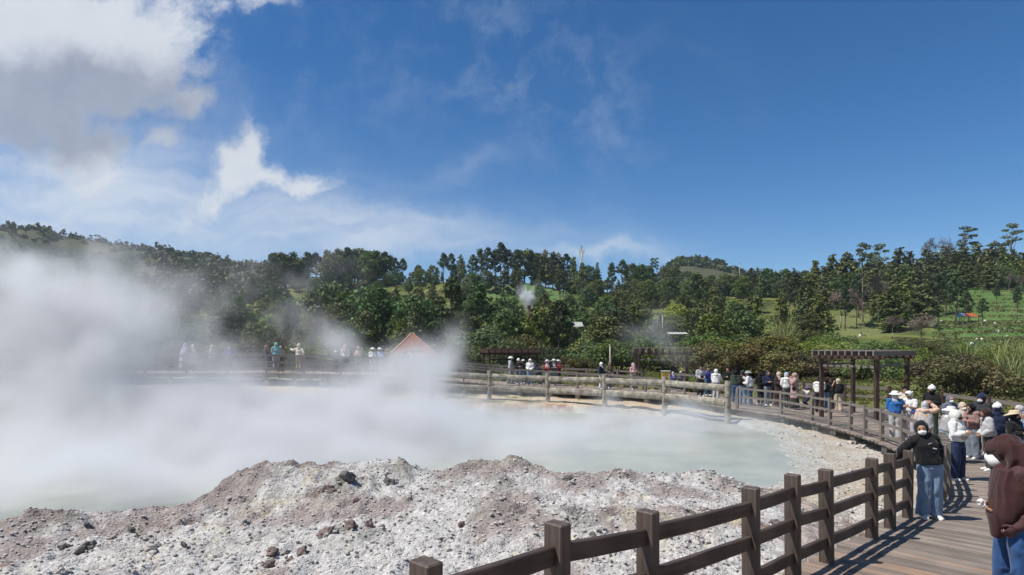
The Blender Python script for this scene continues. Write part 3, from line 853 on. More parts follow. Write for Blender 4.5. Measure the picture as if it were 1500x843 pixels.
M_YEL = simple_mat('yellow_board', (.66, .44, .10), .6, .1)
M_WHITE = simple_mat('white_paint', (.78, .78, .76), .6, .06)
M_BLACK = simple_mat('black_paint', (.02, .02, .022), .6, .2)
p = at(975, 553, 33.6)
sg = empty('notice_board', (p.x, p.y, deck_z(p.x, p.y)), R(-6), 'pale yellow notice board standing behind the log fence', 'sign')
zc = p.z - sg.location.z
bm = bmesh.new(); box(bm, (0, 0, zc), (.46, .04, .62), None, .006); bd = bobj('board', bm, M_YEL, sg)
bm = bmesh.new(); box(bm, (0, -.0, zc + .345), (.52, .08, .05), None, .006); bobj('cap', bm, M_WHITE, sg)
bm = bmesh.new()
for k, wdt in enumerate((.3, .34, .26, .32, .2)): box(bm, (-.01 * k, -.024, zc + .2 - .085 * k), (wdt, .004, .028))
bobj('printed_lines', bm, simple_mat('brown_print', (.25, .15, .05), .7), bd)
for s in (-.19, .19):
    bm = bmesh.new(); bar(bm, (s, .03, -.3), (s, .03, zc - .28), .05, .05); bobj('post', bm, M_GREYPOST, sg)

def pole(label, px, top, base, Y, r, mat, cat='pole', name='pole', cap=None):
    a = at(px, top, Y); g = hz(a.x, Y)
    o = empty(name, (a.x, Y, g), 0, label, cat)
    bm = bmesh.new(); tube(bm, [(0, 0, -.3), (0.02, 0, (a.z - g) / 2), (0, 0, a.z - g)], [r * 1.15, r, r * .85], 8); bobj('shaft', bm, mat, o, True)
    bm = bmesh.new(); tube(bm, [(0, 0, a.z - g), (0, 0, a.z - g + r * 1.5)], [r * 1.3, r * 1.1], 8); bobj('cap', bm, mat, o)
    return o
M_GALV = simple_mat('dull_galvanised', (.24, .24, .235), .5, .15, spec=.4)
pole('pale bamboo pole beside the person in the camouflage headscarf', 893.5, 506, 540, 39.5, .055, M_CONC)
pole('thin grey steel pole in the drifting steam', 970.5, 461, 505, 62, .07, M_GALV)
vent = pole('dark vent pipe under the small white steam puff', 775, 451, 512, 72, .17, M_REDWOOD, 'pipe', 'vent_pipe')
pole('bare post on the skyline right of the far brown hill', 1083.5, 386, 398, 300, .22, M_GALV)

# lattice mast on the ridge
bz = at(852, 412, 225); mz = at(852, 360, 225)
mast = empty('lattice_mast', (bz.x, 225, hz(bz.x, 225)), R(20), 'slender red and white lattice mast on the ridge', 'mast')
Ht = mz.z - mast.location.z
M_RED = simple_mat('faded_red_paint', (.33, .24, .22), .6)
for s in range(6):
    bm = bmesh.new(); z0, z1 = Ht * s / 6, Ht * (s + 1) / 6
    def wd(z): return 1.1 - .75 * z / Ht
    for i in range(3):
        a0 = 2 * PI * i / 3; a1 = 2 * PI * (i + 1) / 3
        P0 = Vector((math.cos(a0), math.sin(a0), 0)); P1 = Vector((math.cos(a1), math.sin(a1), 0))
        bar(bm, P0 * wd(z0) + Vector((0, 0, z0)), P0 * wd(z1) + Vector((0, 0, z1)),   .08, .08)
        for q in range(2):
            za, zb = z0 + (z1 - z0) * q / 2, z0 + (z1 - z0) * (q + 1) / 2
            A_, B_ = (P0, P1) if q % 2 else (P1, P0)
            bar(bm, A_ * wd(za) + Vector((0, 0, za)), B_ * wd(zb) + Vector((0, 0, zb)), .045, .045)
    bobj('mast_section', bm, M_RED if s % 2 else M_WHITE, mast)
for k, (ang, z) in enumerate(((.4, .9), (2.4, .86), (4.4, .8), (1.2, .7))):
    bm = bmesh.new(); c = Vector((math.cos(ang) * 1.1, math.sin(ang) * 1.1, Ht * z)); tube(bm, [c - Vector((0, 0, 1)), c + Vector((0, 0, 1))], .28, 8); bobj('antenna', bm, M_WHITE, mast)
# ================================================================== vegetation
def leaf_mat(name, dark, light, scale=.9, hue=.10, rough=.6, trans=.18, mid=None):
    m, t, b = material(name)
    co = coords(t); oi = t.new('ShaderNodeObjectInfo').outputs['Random']
    geo = t.new('ShaderNodeNewGeometry').outputs['Random Per Island']
    n = t.noise(co, scale, 3)
    f = t.math('ADD', t.math('MULTIPLY', n, .6), t.math('MULTIPLY', geo, .4))
    c = t.ramp(f, [(.25, dark), (.75, light)] if mid is None else [(.25, dark), (.5, mid), (.75, light)])
    hs = t.new('ShaderNodeHueSaturation')
    t.put(hs.inputs['Hue'], t.maprange(oi, 0, 1, .5 - hue * .35, .5 + hue * .22))
    t.put(hs.inputs['Value'], t.maprange(t.math('FRACT', t.math('MULTIPLY', oi, 7.3)), 0, 1, .72, 1.28))
    t.put(hs.inputs['Saturation'], t.maprange(t.math('FRACT', t.math('MULTIPLY', oi, 3.7)), 0, 1, .75, 1.1))
    t.put(hs.inputs['Color'], c)
    t.l.new(hs.outputs[0], b.inputs['Base Color'])
    b.inputs['Roughness'].default_value = rough; b.inputs['Specular IOR Level'].default_value = .2
    tr = t.new('ShaderNodeBsdfTranslucent'); t.l.new(hs.outputs[0], tr.inputs[0])
    mx = t.new('ShaderNodeMixShader'); mx.inputs[0].default_value = trans
    out = m.node_tree.nodes['Material Output']
    t.l.new(b.outputs[0], mx.inputs[1]); t.l.new(tr.outputs[0], mx.inputs[2]); t.l.new(mx.outputs[0], out.inputs[0])
    return m
L_CON = leaf_mat('conifer_needles', (.032, .050, .018), (.185, .210, .055))
L_PINE = leaf_mat('pine_needles', (0.032, 0.056, 0.026), (0.105, 0.149, 0.052))
L_BROAD = leaf_mat('broad_leaves', (0.042, 0.074, 0.021), (0.161, 0.219, 0.063), hue=.16)
L_EUC = leaf_mat('eucalyptus_leaves', (0.060, 0.088, 0.045), (0.166, 0.206, 0.096))
L_BRIGHT = leaf_mat('bright_leaves', (.095, .165, .028), (.30, .37, .085), hue=.14, trans=.34)
L_OLIVE = leaf_mat('olive_leaves', (.075, .098, .026), (.25, .26, .075), hue=.12, trans=.28)
L_BROWN = leaf_mat('brown_leaves', (.06, .07, .022), (.20, .14, .06), hue=.10, mid=(.14, .145, .045))
L_RUST = leaf_mat('rusty_leaves', (.06, .07, .022), (.24, .14, .05), hue=.08, mid=(.14, .135, .042))
L_REED = leaf_mat('reed_blades', (.13, .17, .045), (.42, .45, .17), hue=.06)
L_TWIG = leaf_mat('dry_twigs', (.105, .080, .066), (.24, .185, .155), hue=.05, trans=.05)
M_BARK = simple_mat('grey_bark', (.12, .092, .070), .9, .35, 3, 9, .5, .05)
M_PALEBARK = simple_mat('pale_bark', (.26, .215, .165), .9, .3, 3, 9, .4, .05)

def unit(v): return v / (np.linalg.norm(v, axis=-1, keepdims=True) + 1e-9)
def leaves(cen, out, size, g, aspect=2.0, rand=.9, droop=0.0):
    n = len(cen)
    nr = unit(out + g.normal(size=(n, 3)) * rand)
    t1 = np.cross(nr, g.normal(size=(n, 3))); t1[:, 2] -= droop; t1 = unit(t1)
    b1 = unit(np.cross(nr, t1))
    s = (size * g.uniform(.6, 1.35, n))[:, None] if np.isscalar(size) else (size * g.uniform(.6, 1.35, n))[:, None]
    v = np.stack([cen - t1 * s * aspect / 2, cen + b1 * s / 2, cen + t1 * s * aspect / 2, cen - b1 * s / 2], 1)
    return v.reshape(-1, 3)
def quadmesh(name, V):
    return npmesh(name, V, np.arange(len(V)).reshape(-1, 4))
def trunk_mesh(name, segs, seg=7):
    bm = bmesh.new()
    for pts_, rad in segs: tube(bm, pts_, rad, seg)
    me = bpy.data.meshes.new(name); bmesh.ops.recalc_face_normals(bm, faces=bm.faces); bm.to_mesh(me); bm.free()
    me.polygons.foreach_set('use_smooth', [True] * len(me.polygons)); return me
def clumps_of(cs, rs, per, size, g, **kw):
    V = []
    for c, r in zip(cs, rs):
        n = int(per * g.uniform(.7, 1.3))
        d = unit(g.normal(size=(n, 3))); rad = g.uniform(.35, 1.0, n)[:, None] ** .6
        rr = np.array(r if hasattr(r, '__len__') else (r, r, r * .8)) * (1 + .35 * (vnoise3(d * 2.2 + np.array(c) * 3.1, 3)[:, None] - .5))
        V.append(leaves(np.array(c) + d * rad * rr, d + np.array([0, 0, .25]), size, g, **kw))
    return np.concatenate(V)

PROTO = {}
def proto(kind, crown, trunk, lm, tm, H):
    crown.materials.append(lm); trunk.materials.append(tm)
    PROTO.setdefault(kind, []).append((crown, trunk, H))

def wob(H, n, a, g, lean=0.0):
    ph = g.uniform(0, 6.28, 2)
    return [(lean * H * k / n + a * math.sin(ph[0] + 2.1 * k / n) - a * math.sin(ph[0]), a * math.sin(ph[1] + 1.7 * k / n) - a * math.sin(ph[1]), H * k / n) for k in range(n + 1)]

for s in range(4):      # conifers: shaggy layered cones
    g = np.random.default_rng(100 + s); H = 10.0; R0 = (2.3, 1.8, 2.7, 2.0)[s]; z0 = (.9, 1.6, 2.4, .6)[s]
    V = []; tr = wob(H, 7, .12, g)
    z = z0
    while z < H:
        f = (z - z0) / (H - z0); L = R0 * (1 - f) ** .8 * (.55 + .45 * min(1, f * 6)) + .14
        for k in range(7 if f < .8 else 4):
            a = g.uniform(0, 2 * PI); l = L * g.uniform(.55, 1.15)
            n = max(3, int(l * 7))
            q = g.uniform(.2, 1, n) ** .7
            d = np.array([math.cos(a), math.sin(a), 0])
            c = d[None] * (q * l)[:, None] + np.array([0, 0, z])[None] + np.stack([g.normal(0, .16, n), g.normal(0, .16, n), -q * q * l * .22 + q * l * .12 + g.normal(0, .12, n)], 1)
            V.append(leaves(c, d[None] * .7 + np.array([[0, 0, .55]]), .30, g, aspect=1.9, rand=.65, droop=.5))
        z += g.uniform(.22, .34)
    V = np.concatenate(V)
    proto('conifer', quadmesh('conifer_crown', V), trunk_mesh('conifer_trunk', [(tr, [.2 - .024 * k for k in range(8)])]), L_CON, M_BARK, H)
for s in range(4):      # pines with a bare stem and a clumpy high crown
    g = np.random.default_rng(200 + s); H = 12.0; base = (.52, .42, .6, .48)[s]
    tr = wob(H * .95, 8, .25, g, .02)
    segs = [(tr, [.19 - .018 * k for k in range(9)])]; cs = []; rs = []
    for k in range(15):
        f = base + (1 - base) * (k + .5) / 15 * .97; a = k * 2.4 + g.uniform(-.4, .4)
        reach = (2.1 if s != 2 else 1.7) * math.sin(PI * min(1, (f - base) / (1 - base) * .75 + .28)) * g.uniform(.5, 1.1)
        p = np.array([math.cos(a) * reach, math.sin(a) * reach, H * f + g.uniform(-.2, .3)])
        ti = min(8, int(f * 8)); b0 = Vector(tr[max(0, ti - 1)])
        segs.append(([b0, (b0 + Vector(p)) / 2 + Vector((0, 0, -.1)), Vector(p)], [.07, .05, .025])); cs.append(p); rs.append(g.uniform(.65, 1.15))
    V = clumps_of(cs, rs, 115, .26, g, aspect=2.1)
    proto('pine', quadmesh('pine_crown', V), trunk_mesh('pine_trunk', segs, 6), L_PINE, M_BARK, H)
for s in range(4):      # broadleaf trees with a full uneven crown
    g = np.random.default_rng(300 + s); H = 8.0; W = (2.7, 3.3, 2.2, 2.9)[s]
    tr = wob(H * .62, 5, .2, g, .03); segs = [(tr, [.2, .17, .14, .12, .09, .05])]; cs = []; rs = []
    for k in range(26):
        a = k * 2.39996; f = (k + .5) / 26; zz = H * (.22 + .70 * f); w = W * math.sin(PI * (f * .78 + .16)) ** .8 * g.uniform(.45, .95)
        p = np.array([math.cos(a) * w, math.sin(a) * w, zz]); cs.append(p); rs.append(g.uniform(.7, 1.2))
        if k % 3 == 0:
            b0 = Vector(tr[min(5, int(f * 5))]); segs.append(([b0, (b0 + Vector(p)) / 2 + Vector((0, 0, -.15)), Vector(p)], [.08, .05, .02]))
    V = clumps_of(cs, rs, 110, .27, g, aspect=1.7)
    proto('broadleaf', quadmesh('broadleaf_crown', V), trunk_mesh('broadleaf_trunk', segs, 6), L_BROAD, M_BARK, H)
for s in range(3):      # eucalypts: tall thin stem, flat separate tufts at the top
    g = np.random.default_rng(400 + s); H = 16.0
    tr = wob(H * .86, 8, .25, g, .01); segs = [(tr, [.20 - .016 * k for k in range(9)])]; cs = []; rs = []
    for k in range(9):
        f = .66 + .34 * (k + .5) / 9; a = k * 2.1 + g.uniform(-.5, .5); reach = g.uniform(.5, 1.9) * (1.2 - (f - .66))
        if k == 8: reach = .2
        p = np.array([math.cos(a) * reach, math.sin(a) * reach, H * f]); cs.append(p); r = g.uniform(.55, .95); rs.append((r * 1.35, r * 1.35, r * .55))
        b0 = Vector(tr[min(8, int((f - .1) * 8.6))]); segs.append(([b0, b0.lerp(Vector(p), .5) + Vector((0, 0, -.25)), Vector(p)], [.07, .05, .02]))
    V = clumps_of(cs, rs, 100, .24, g, aspect=2.2)
    proto('eucalyptus', quadmesh('eucalyptus_crown', V), trunk_mesh('eucalyptus_trunk', segs, 6), L_EUC, M_PALEBARK, H)
for s in range(3):      # dry bare trees: a haze of twigs
    g = np.random.default_rng(500 + s); H = 6.0; segs = []; tips = []
    def grow(p, d, L, r, lev):
        e = p + d * L; segs.append(([p, (p + e) / 2 + Vector(g.normal(0, .05 * L, 3)), e], [r, r * .8, r * .6]))
        if lev == 0: tips.append(e); return
        for q in range(3 if lev > 1 else 4):
            nd = (d + Vector(g.normal(0, .48, 3)) + Vector((0, 0, .12))).normalized(); grow(e, nd, L * g.uniform(.6, .85), r * .55, lev - 1)
    grow(Vector((0, 0, 0)), Vector((0, 0, 1)), 1.7, .10, 4)
    T = np.array([list(p) for p in tips]); T = np.repeat(T, 14, 0) + g.normal(0, .24, (len(T) * 14, 3))
    V = leaves(T, unit(T - np.array([0, 0, 2.5])), .055, g, aspect=8, rand=1.0)
    proto('dry', quadmesh('dry_crown', V), trunk_mesh('dry_trunk', segs, 4), L_TWIG, M_PALEBARK, H)
SH = []
for s in range(4):      # shrubs
    g = np.random.default_rng(600 + s); cs = []; rs = []; segs = []
    for k in range(15):
        a = k * 2.4; w = g.uniform(.2, 1.15); zz = (1.55 - w * w * .75) * g.uniform(.55, 1.0) + .2
        p = np.array([math.cos(a) * w, math.sin(a) * w, zz]); cs.append(p); rs.append(g.uniform(.32, .55))
        segs.append(([Vector((0, 0, -.1)), Vector(p) * .5 + Vector((0, 0, -.1)), Vector(p)], [.035, .025, .01]))
    SH.append((clumps_of(cs, rs, 330, .058, g, aspect=2.0, rand=1.0), segs))
def shrub_mesh(i, lm, name):
    k = (i, lm.name)
    if k not in SHM:
        me = quadmesh('shrub_foliage', SH[i][0]); me.materials.append(lm); tm = trunk_mesh('shrub_stem', SH[i][1], 5); tm.materials.append(M_BARK); SHM[k] = (me, tm)
    return SHM[k]
SHM = {}

PLACED = []
KN = {'conifer': 'conifer', 'pine': 'pine_tree', 'broadleaf': 'broadleaf_tree', 'eucalyptus': 'eucalyptus_tree', 'dry': 'dry_tree'}
def tree(kind, px, Y, H, label=None, v=None, wide=1.0, lm=None):
    x = (px - HX) * Y / F
    cm, tm, H0 = PROTO[kind][rng.integers(len(PROTO[kind])) if v is None else v]
    o = empty(KN[kind], (x, Y, hz(x, Y) - .1), random.uniform(0, 6.28))
    s = H / H0; o.scale = (s * wide, s * wide, s)
    if lm is not None:
        key = (cm.name, lm.name)
        if key not in SHM: c2 = cm.copy(); c2.materials.clear(); c2.materials.append(lm); SHM[key] = c2
        cm = SHM[key]
    link(bpy.data.objects.new('trunk', tm), o); link(bpy.data.objects.new('crown', cm), o)
    PLACED.append((o, kind, px, Y, H, label))
    return o
def tree_top(kind, px, top, Y, label=None, **kw):
    """a tree whose top reaches a given row of the skyline"""
    x = (px - HX) * Y / F; g = hz(x, Y); zt = CZ - (top - HY) * Y / F
    return tree(kind, px, Y, max(2.2, zt - g), label, **kw)
def shrub(px, Y, H, lm, label=None, wide=1.0, name='shrub'):
    x = (px - HX) * Y / F
    fm, sm = shrub_mesh(random.randrange(4), lm, name)
    o = empty('shrub', (x, Y, hz(x, Y) - .05), random.uniform(0, 6.28)); s = H / 1.8; o.scale = (s * wide, s * wide, s)
    link(bpy.data.objects.new('stem', sm), o); link(bpy.data.objects.new('foliage', fm), o)
    PLACED.append((o, {'olive_leaves': 'olive', 'brown_leaves': 'brown', 'rusty_leaves': 'rust', 'bright_leaves': 'bright', 'broad_leaves': 'green'}[lm.name] + ' shrub', px, Y, H, label))
    return o

# --- skyline and other trees one can point at
T = tree_top
for px, top in ((398,372),(408,369),(420,374),(431,371),(441,377),(449,370),(463,371),(470,377),(479,368)): T(random.choice(('pine', 'broadleaf', 'pine')), px + random.uniform(-2, 2), top, 262 + random.uniform(-8, 8), wide=random.uniform(1.0, 1.45))
for px, top in ((488,369),(496,366),(504,366),(511,363),(518,368),(525,364),(531,366),(537,370),(545,366),(552,369),(560,371),(566,370),(573,375),(580,378)): T(random.choice(('pine', 'pine', 'broadleaf')), px + random.uniform(-2, 2), top, 232 + random.uniform(-8, 8), wide=random.uniform(1.0, 1.4))
T('pine', 590, 379, 228, v=2); T('broadleaf', 613, 388, 220); T('broadleaf', 634, 388, 214); T('pine', 650, 371, 205, 'slim pine with a bare trunk standing clear on the skyline left of the ridge wood', v=2); T('pine', 661, 372, 205, v=0, wide=.8)
T('conifer', 675, 372, 203); T('pine', 693, 374, 203); T('pine', 703, 366, 203, v=1); T('pine', 715, 364, 200, v=3)
T('pine', 734, 356, 202, 'tallest round topped pine of the ridge wood left of the mast', v=2, wide=1.0)
for px, top, k in ((725,367,'pine'),(745,367,'pine'),(757,366,'pine'),(768,364,'broadleaf'),(778,368,'pine'),(788,369,'broadleaf'),(799,365,'conifer'),(810,371,'pine'),(818,369,'conifer'),(830,373,'pine'),(841,377,'conifer'),(864,388,'broadleaf')): T(k, px, top, 200 + (px % 7), wide=1.1)
T('conifer', 853, 383, 196); T('conifer', 875, 385, 215, 'small pointed conifer alone on the skyline right of the mast'); T('pine', 896, 386, 205, v=1); T('pine', 912, 381, 205, 'round crowned pine standing up from the skyline right of the pointed conifer', v=2)
for px, top in ((926,385),(939,386),(950,388),(975,389),(990,391)): T('broadleaf', px, top, 205 + px % 9)
T('eucalyptus', 956, 378, 210, v=0, wide=.7); T('eucalyptus', 962, 378, 212, v=1, wide=.7)
for px, top, k in ((1005,396,'broadleaf'),(1022,398,'conifer'),(1042,402,'broadleaf'),(1062,400,'broadleaf'),(1080,400,'conifer'),(1098,394,'conifer'),(1110,391,'conifer'),(1122,392,'broadleaf'),(1136,396,'conifer'),(1150,393,'broadleaf'),(1163,393,'conifer'),(1178,395,'broadleaf')): T(k, px, top, 190 + px % 11, wide=1.1)
for px, top, Y in ((1194,382,170),(1207,390,168),(1219,374,168),(1230,386,170),(1241,368,165),(1253,384,165)): T('conifer', px, top, Y, wide=1.6)
T('eucalyptus', 1264, 356, 118, 'tall thin eucalyptus with a small top tuft, left of two above the clearing', v=0, wide=.8); T('eucalyptus', 1290, 358, 135, 'eucalyptus with a broad rounded top, right one of two above the clearing', v=2, wide=1.0)
for px, top, k in ((1276,372,'conifer'),(1303,384,'conifer'),(1317,364,'conifer'),(1333,369,'conifer'),(1346,378,'conifer'),(1358,365,'conifer'),(1372,370,'conifer'),(1385,361,'conifer'),(1398,368,'conifer'),(1411,359,'conifer'),(1430,357,'conifer'),(1443,366,'conifer'),(1457,352,'conifer'),(1470,363,'conifer'),(1484,366,'conifer'),(1497,370,'conifer'),(1510,365,'conifer'),(1525,362,'conifer'),(1290,382,'conifer')): T(k, px, top, 160 + (px * 7) % 16, wide=1.75)
T('dry', 1372, 333, 175, 'leafless pale tree standing alone against the sky on the right ridge', v=0, wide=.55)
T('eucalyptus', 1415, 332, 178, 'open crowned eucalyptus above the right ridge beside the leafless tree', v=1, wide=1.15); T('eucalyptus', 1481, 328, 176, 'flat topped eucalyptus in layers at the far right of the skyline', v=2, wide=1.1)
T('conifer', 1308, 420, 98, 'dense rounded dark green conifer beside the grey dry bush on the clearing', v=0, wide=1.7); T('conifer', 1352, 414, 98, 'broad bushy olive conifer above the brown dry bush', v=2, wide=1.75)
T('pine', 1399, 399, 100, 'leaning pair mate, pine with a bare trunk and wide crown in front of the terraces', v=1, wide=.95); T('pine', 1374, 402, 112, v=0, wide=.9); T('conifer', 1314, 392, 128, wide=1.2); T('conifer', 1300, 398, 132, wide=1.2); T('conifer', 1338, 396, 130, wide=1.2)
T('pine', 1440, 437, 96, 'small round pine on a thin stem among the vegetable terraces', v=3, wide=1.05); T('pine', 1418, 430, 104, v=0, wide=.8); T('pine', 1460, 415, 118, v=2, wide=.6); T('pine', 1490, 420, 110, v=2, wide=.6)
T('dry', 1350, 458, 78, 'brown dry bush with a rounded mass of twigs at the edge of the terraces', v=1, wide=1.75); T('dry', 1307, 461, 86, 'low greyish dry bush in front of the dense rounded conifer', v=2, wide=1.8)
for px, top, Y, k in ((1186,398,150,'conifer'),(1204,402,146,'conifer'),(1222,396,150,'conifer'),(1240,398,142,'broadleaf'),(1258,392,146,'conifer'),(1276,396,140,'conifer'),(1296,390,144,'conifer'),(1322,388,140,'broadleaf'),(1342,392,136,'conifer'),(1360,388,142,'conifer'),(1378,390,146,'conifer'),(1394,386,148,'conifer'),(1412,384,150,'conifer'),(1432,386,150,'conifer'),(1450,384,152,'conifer'),(1468,388,150,'broadleaf'),(1488,384,152,'conifer'),(1506,384,150,'conifer'),(1328,404,122,'conifer'),(1290,410,124,'conifer'),(1368,404,124,'pine'),(1386,396,122,'pine')): T(k, px, top, Y, wide=1.75 if k == 'conifer' else 1.2)
T('dry', 1232, 412, 108, v=0, wide=.9); T('dry', 1286, 398, 118, v=1, wide=.7); T('dry', 1478, 398, 140, v=2, wide=.8); T('dry', 1496, 402, 142, v=1, wide=.9)
T('pine', 1255, 414, 108, v=2, wide=.7); T('pine', 1238, 420, 104, v=1, wide=.8)
T('conifer', 1185, 418, 92, 'big dark conifer at the right edge of the bright grassy bank', v=0, wide=1.3); T('conifer', 1200, 428, 88, v=2, wide=1.2); T('conifer', 1174, 425, 96, v=3, wide=1.2)
T('broadleaf', 792, 447, 72, 'bushy dark tree right of the small white steam puff', v=1, wide=1.1); T('broadleaf', 815, 452, 76, v=0)
T('broadleaf', 480, 412, 100, 'tall open crowned tree above the people at the steamy railing', v=1, wide=1.0); T('broadleaf', 503, 425, 98, v=3); T('broadleaf', 548, 416, 92, 'full crowned grey green tree left of the red roof', v=1, wide=1.15); T('broadleaf', 605, 428, 88, 'large light green tree straight behind the red roof', v=3, wide=1.1)
# --- the rest of the wood, band by band
def zone_ok(px, Y):
    if px > 1372 and 66 < Y < 158: return random.random() < .05
    if px > 1205 and px <= 1372 and 74 < Y < 124: return False
    if px > 1180 and Y < 74: return False
    if 1120 < px < 1172 and 70 < Y < 95: return False
    if 690 < px < 900 and 160 < Y < 185: return random.random() < .3
    return True
for Y in (60, 71, 83, 97, 112, 130, 150, 172, 190):
    step = 6.0 * 900 / Y * (1.12 if Y > 120 else 1.0); px = -50 + random.uniform(0, step)
    while px < 1555:
        p2 = px + random.uniform(-.3, .3) * step; Y2 = Y * random.uniform(.95, 1.06)
        px += step
        if not zone_ok(p2, Y2): continue
        if p2 > 1180: k = random.choices(('conifer', 'pine', 'broadleaf', 'dry'), (5, 1.5, 2.5, .4))[0]
        elif p2 > 960: k = random.choices(('conifer', 'broadleaf', 'pine'), (4, 5, 1))[0]
        elif p2 > 640: k = random.choices(('conifer', 'broadleaf', 'pine', 'dry'), (1.5, 5, 2.5 if Y > 120 else .6, .3))[0]
        else: k = random.choices(('conifer', 'broadleaf', 'pine'), (.7, 5, 1.5 if Y > 130 else .3))[0]
        H = {'conifer': (5.5, 9), 'broadleaf': (4.8, 7.4), 'pine': (7.5, 10.5), 'dry': (4, 6)}[k]
        h = random.uniform(*H) * (.72 if Y < 66 else .9 if Y < 90 else 1.0)
        lm = None
        if k == 'broadleaf' and random.random() < .16: lm = random.choice((L_BRIGHT, L_OLIVE, L_EUC))
        tree(k, p2, Y2, h, wide=random.uniform(.95, 1.3), lm=lm)

# --- lower trees that close the wood under the ridge crest
for Y, p0, p1, hs in ((246, 385, 600, (4.5, 7)), (222, 470, 720, (4, 6.5)), (208, 700, 1010, (3.5, 6)), (196, 640, 700, (4, 6)), (186, 880, 1190, (5, 7.5)), (196, 985, 1190, (6, 8))):
    px = p0
    while px < p1:
        tree(random.choice(('broadleaf', 'broadleaf', 'conifer')), px + random.uniform(-5, 5), Y * random.uniform(.98, 1.02), random.uniform(*hs), wide=random.uniform(1.1, 1.5)); px += 24 * random.uniform(.7, 1.3)
# --- shrubs behind the boardwalk and on the near slope
SR = random.Random(21)
for px, Y, H, lm, lab in (
    (395, 46, 2.7, L_BROWN, 'wide dark brown shrub behind the person in the teal headscarf'), (360, 45, 2.0, L_BROWN, None), (320, 46, 2.1, L_OLIVE, None), (265, 45, 2.1, L_OLIVE, None), (440, 46, 2.0, L_BROAD, None),
    (680, 47, 2.2, L_OLIVE, None), (700, 52, 3.4, L_BROAD, None), (745, 50, 2.6, L_OLIVE, None), (770, 53, 2.9, L_RUST, 'orange brown shrub above the low dark pergola'), (800, 49, 2.4, L_BROAD, None), (835, 47, 1.7, L_RUST, None), (855, 46, 1.6, L_RUST, 'low rusty shrub right of the people in white hats'), (870, 51, 2.7, L_BROAD, None), (905, 50, 2.7, L_BROAD, None), (945, 52, 3.0, L_BROAD, None), (985, 50, 2.7, L_OLIVE, None), (1025, 48, 2.8, L_OLIVE, None),
    (1050, 46, 2.6, L_BROWN, None), (1075, 50, 3.1, L_OLIVE, None), (1100, 45, 2.7, L_RUST, 'rusty brown shrub above the crowded bend of the boardwalk'), (1120, 49, 3.0, L_RUST, None), (1140, 44, 2.3, L_OLIVE, None), (1165, 47, 2.8, L_OLIVE, None), (1185, 43, 2.1, L_RUST, None), (1195, 52, 2.8, L_BRIGHT, None),
    (1215, 44, 2.2, L_BRIGHT, None), (1240, 48, 2.6, L_BRIGHT, None), (1262, 42, 2.1, L_BRIGHT, None), (1285, 46, 2.6, L_BRIGHT, None), (1310, 41, 2.0, L_BRIGHT, None), (1335, 45, 2.3, L_BRIGHT, None), (1362, 39, 1.7, L_BRIGHT, None),
    (1390, 35, 2.1, L_BROWN, None), (1415, 31.5, 2.15, L_BROWN, 'big dark brown shrub right behind the railing and the crowd'), (1440, 34, 1.9, L_BROWN, None), (1460, 42, 2.1, L_BRIGHT, None), (1490, 46, 2.1, L_BROAD, None), (1400, 48, 2.1, L_BROAD, None), (1430, 50, 2.0, L_BRIGHT, None),
    (1205, 62, 2.6, L_BRIGHT, 'bright green rounded shrub below the clearing'), (1230, 60, 2.4, L_BRIGHT, None), (1260, 57, 2.0, L_BRIGHT, None), (1295, 60, 1.9, L_BRIGHT, None), (1325, 57, 2.2, L_OLIVE, None), (1350, 63, 1.8, L_OLIVE, None), (1372, 56, 1.7, L_OLIVE, None), (1245, 68, 1.6, L_BRIGHT, None), (1330, 70, 1.6, L_BRIGHT, None), (1150, 56, 3.0, L_OLIVE, None), (1110, 58, 3.2, L_BROAD, None), (1060, 57, 3.2, L_BROAD, None), (1000, 58, 3.0, L_BROAD, None), (1185, 72, 2.6, L_OLIVE, None), (1215, 74, 2.0, L_BRIGHT, None), (1405, 62, 1.3, L_BRIGHT, None)):
    shrub(px, Y, H, lm, lab, wide=SR.uniform(1.15, 1.6))

# --- arching reed clumps at the right edge
g = np.random.default_rng(77)
def reed_mesh(n, L):
    V = []; Fc = []
    for i in range(n):
        a = g.uniform(0, 2 * PI); l = L * g.uniform(.55, 1.1); w = g.uniform(.018, .04); out = g.uniform(.25, .75)
        d = np.array([math.cos(a), math.sin(a)]); side = np.array([-d[1], d[0]]); b0 = g.normal(0, .16, 2)
        pr = None
        for k in range(6):
            f = k / 5; p = b0 + d * l * out * f ** 1.7; zz = l * (f - .55 * out * f ** 3); ww = w * (1 - f * .9)
            V += [[p[0] + side[0] * ww, p[1] + side[1] * ww, zz], [p[0] - side[0] * ww, p[1] - side[1] * ww, zz]]
            if pr is not None: q = len(V); Fc.append([pr, pr + 1, q - 1, q - 2])
            pr = len(V) - 2
    me = npmesh('reed_blades', np.array(V), np.array(Fc)); me.materials.append(L_REED); return me
RM = [reed_mesh(150, 2.4), reed_mesh(120, 2.0), reed_mesh(170, 2.8)]
for i, (px, Y, s) in enumerate(((1417,39,1.4),(1410,43,1.1),(1458,38,1.15),(1475,36,1.2),(1490,39,1.4),(1505,36,1.2),(1470,43,1.3),(1497,31,.95),(1482,33,.95),(1440,45,.8),(1525,33,.9),(1150,84,2.0),(1157,80,1.6),(1141,86,1.6),(1162,84,1.7),(1146,80,1.4),(1152,88,1.9),(1160,87,1.8),(1137,82,1.5),(1148,77,1.4),(1156,76,1.3),(1143,90,1.7),(1132,79,1.3))):
    x = (px - HX) * Y / F
    o = bpy.data.objects.new('reed_clump', RM[i % 3]); link(o); o.location = (x, Y, hz(x, Y) - .05); o.rotation_euler = (0, 0, i * 1.3); o.scale = (s,) * 3
    PLACED.append((o, 'reed clump', px, Y, 2.4 * s, {0: 'tallest arching pale green reed clump, standing above the dark brown shrub'}.get(i)))

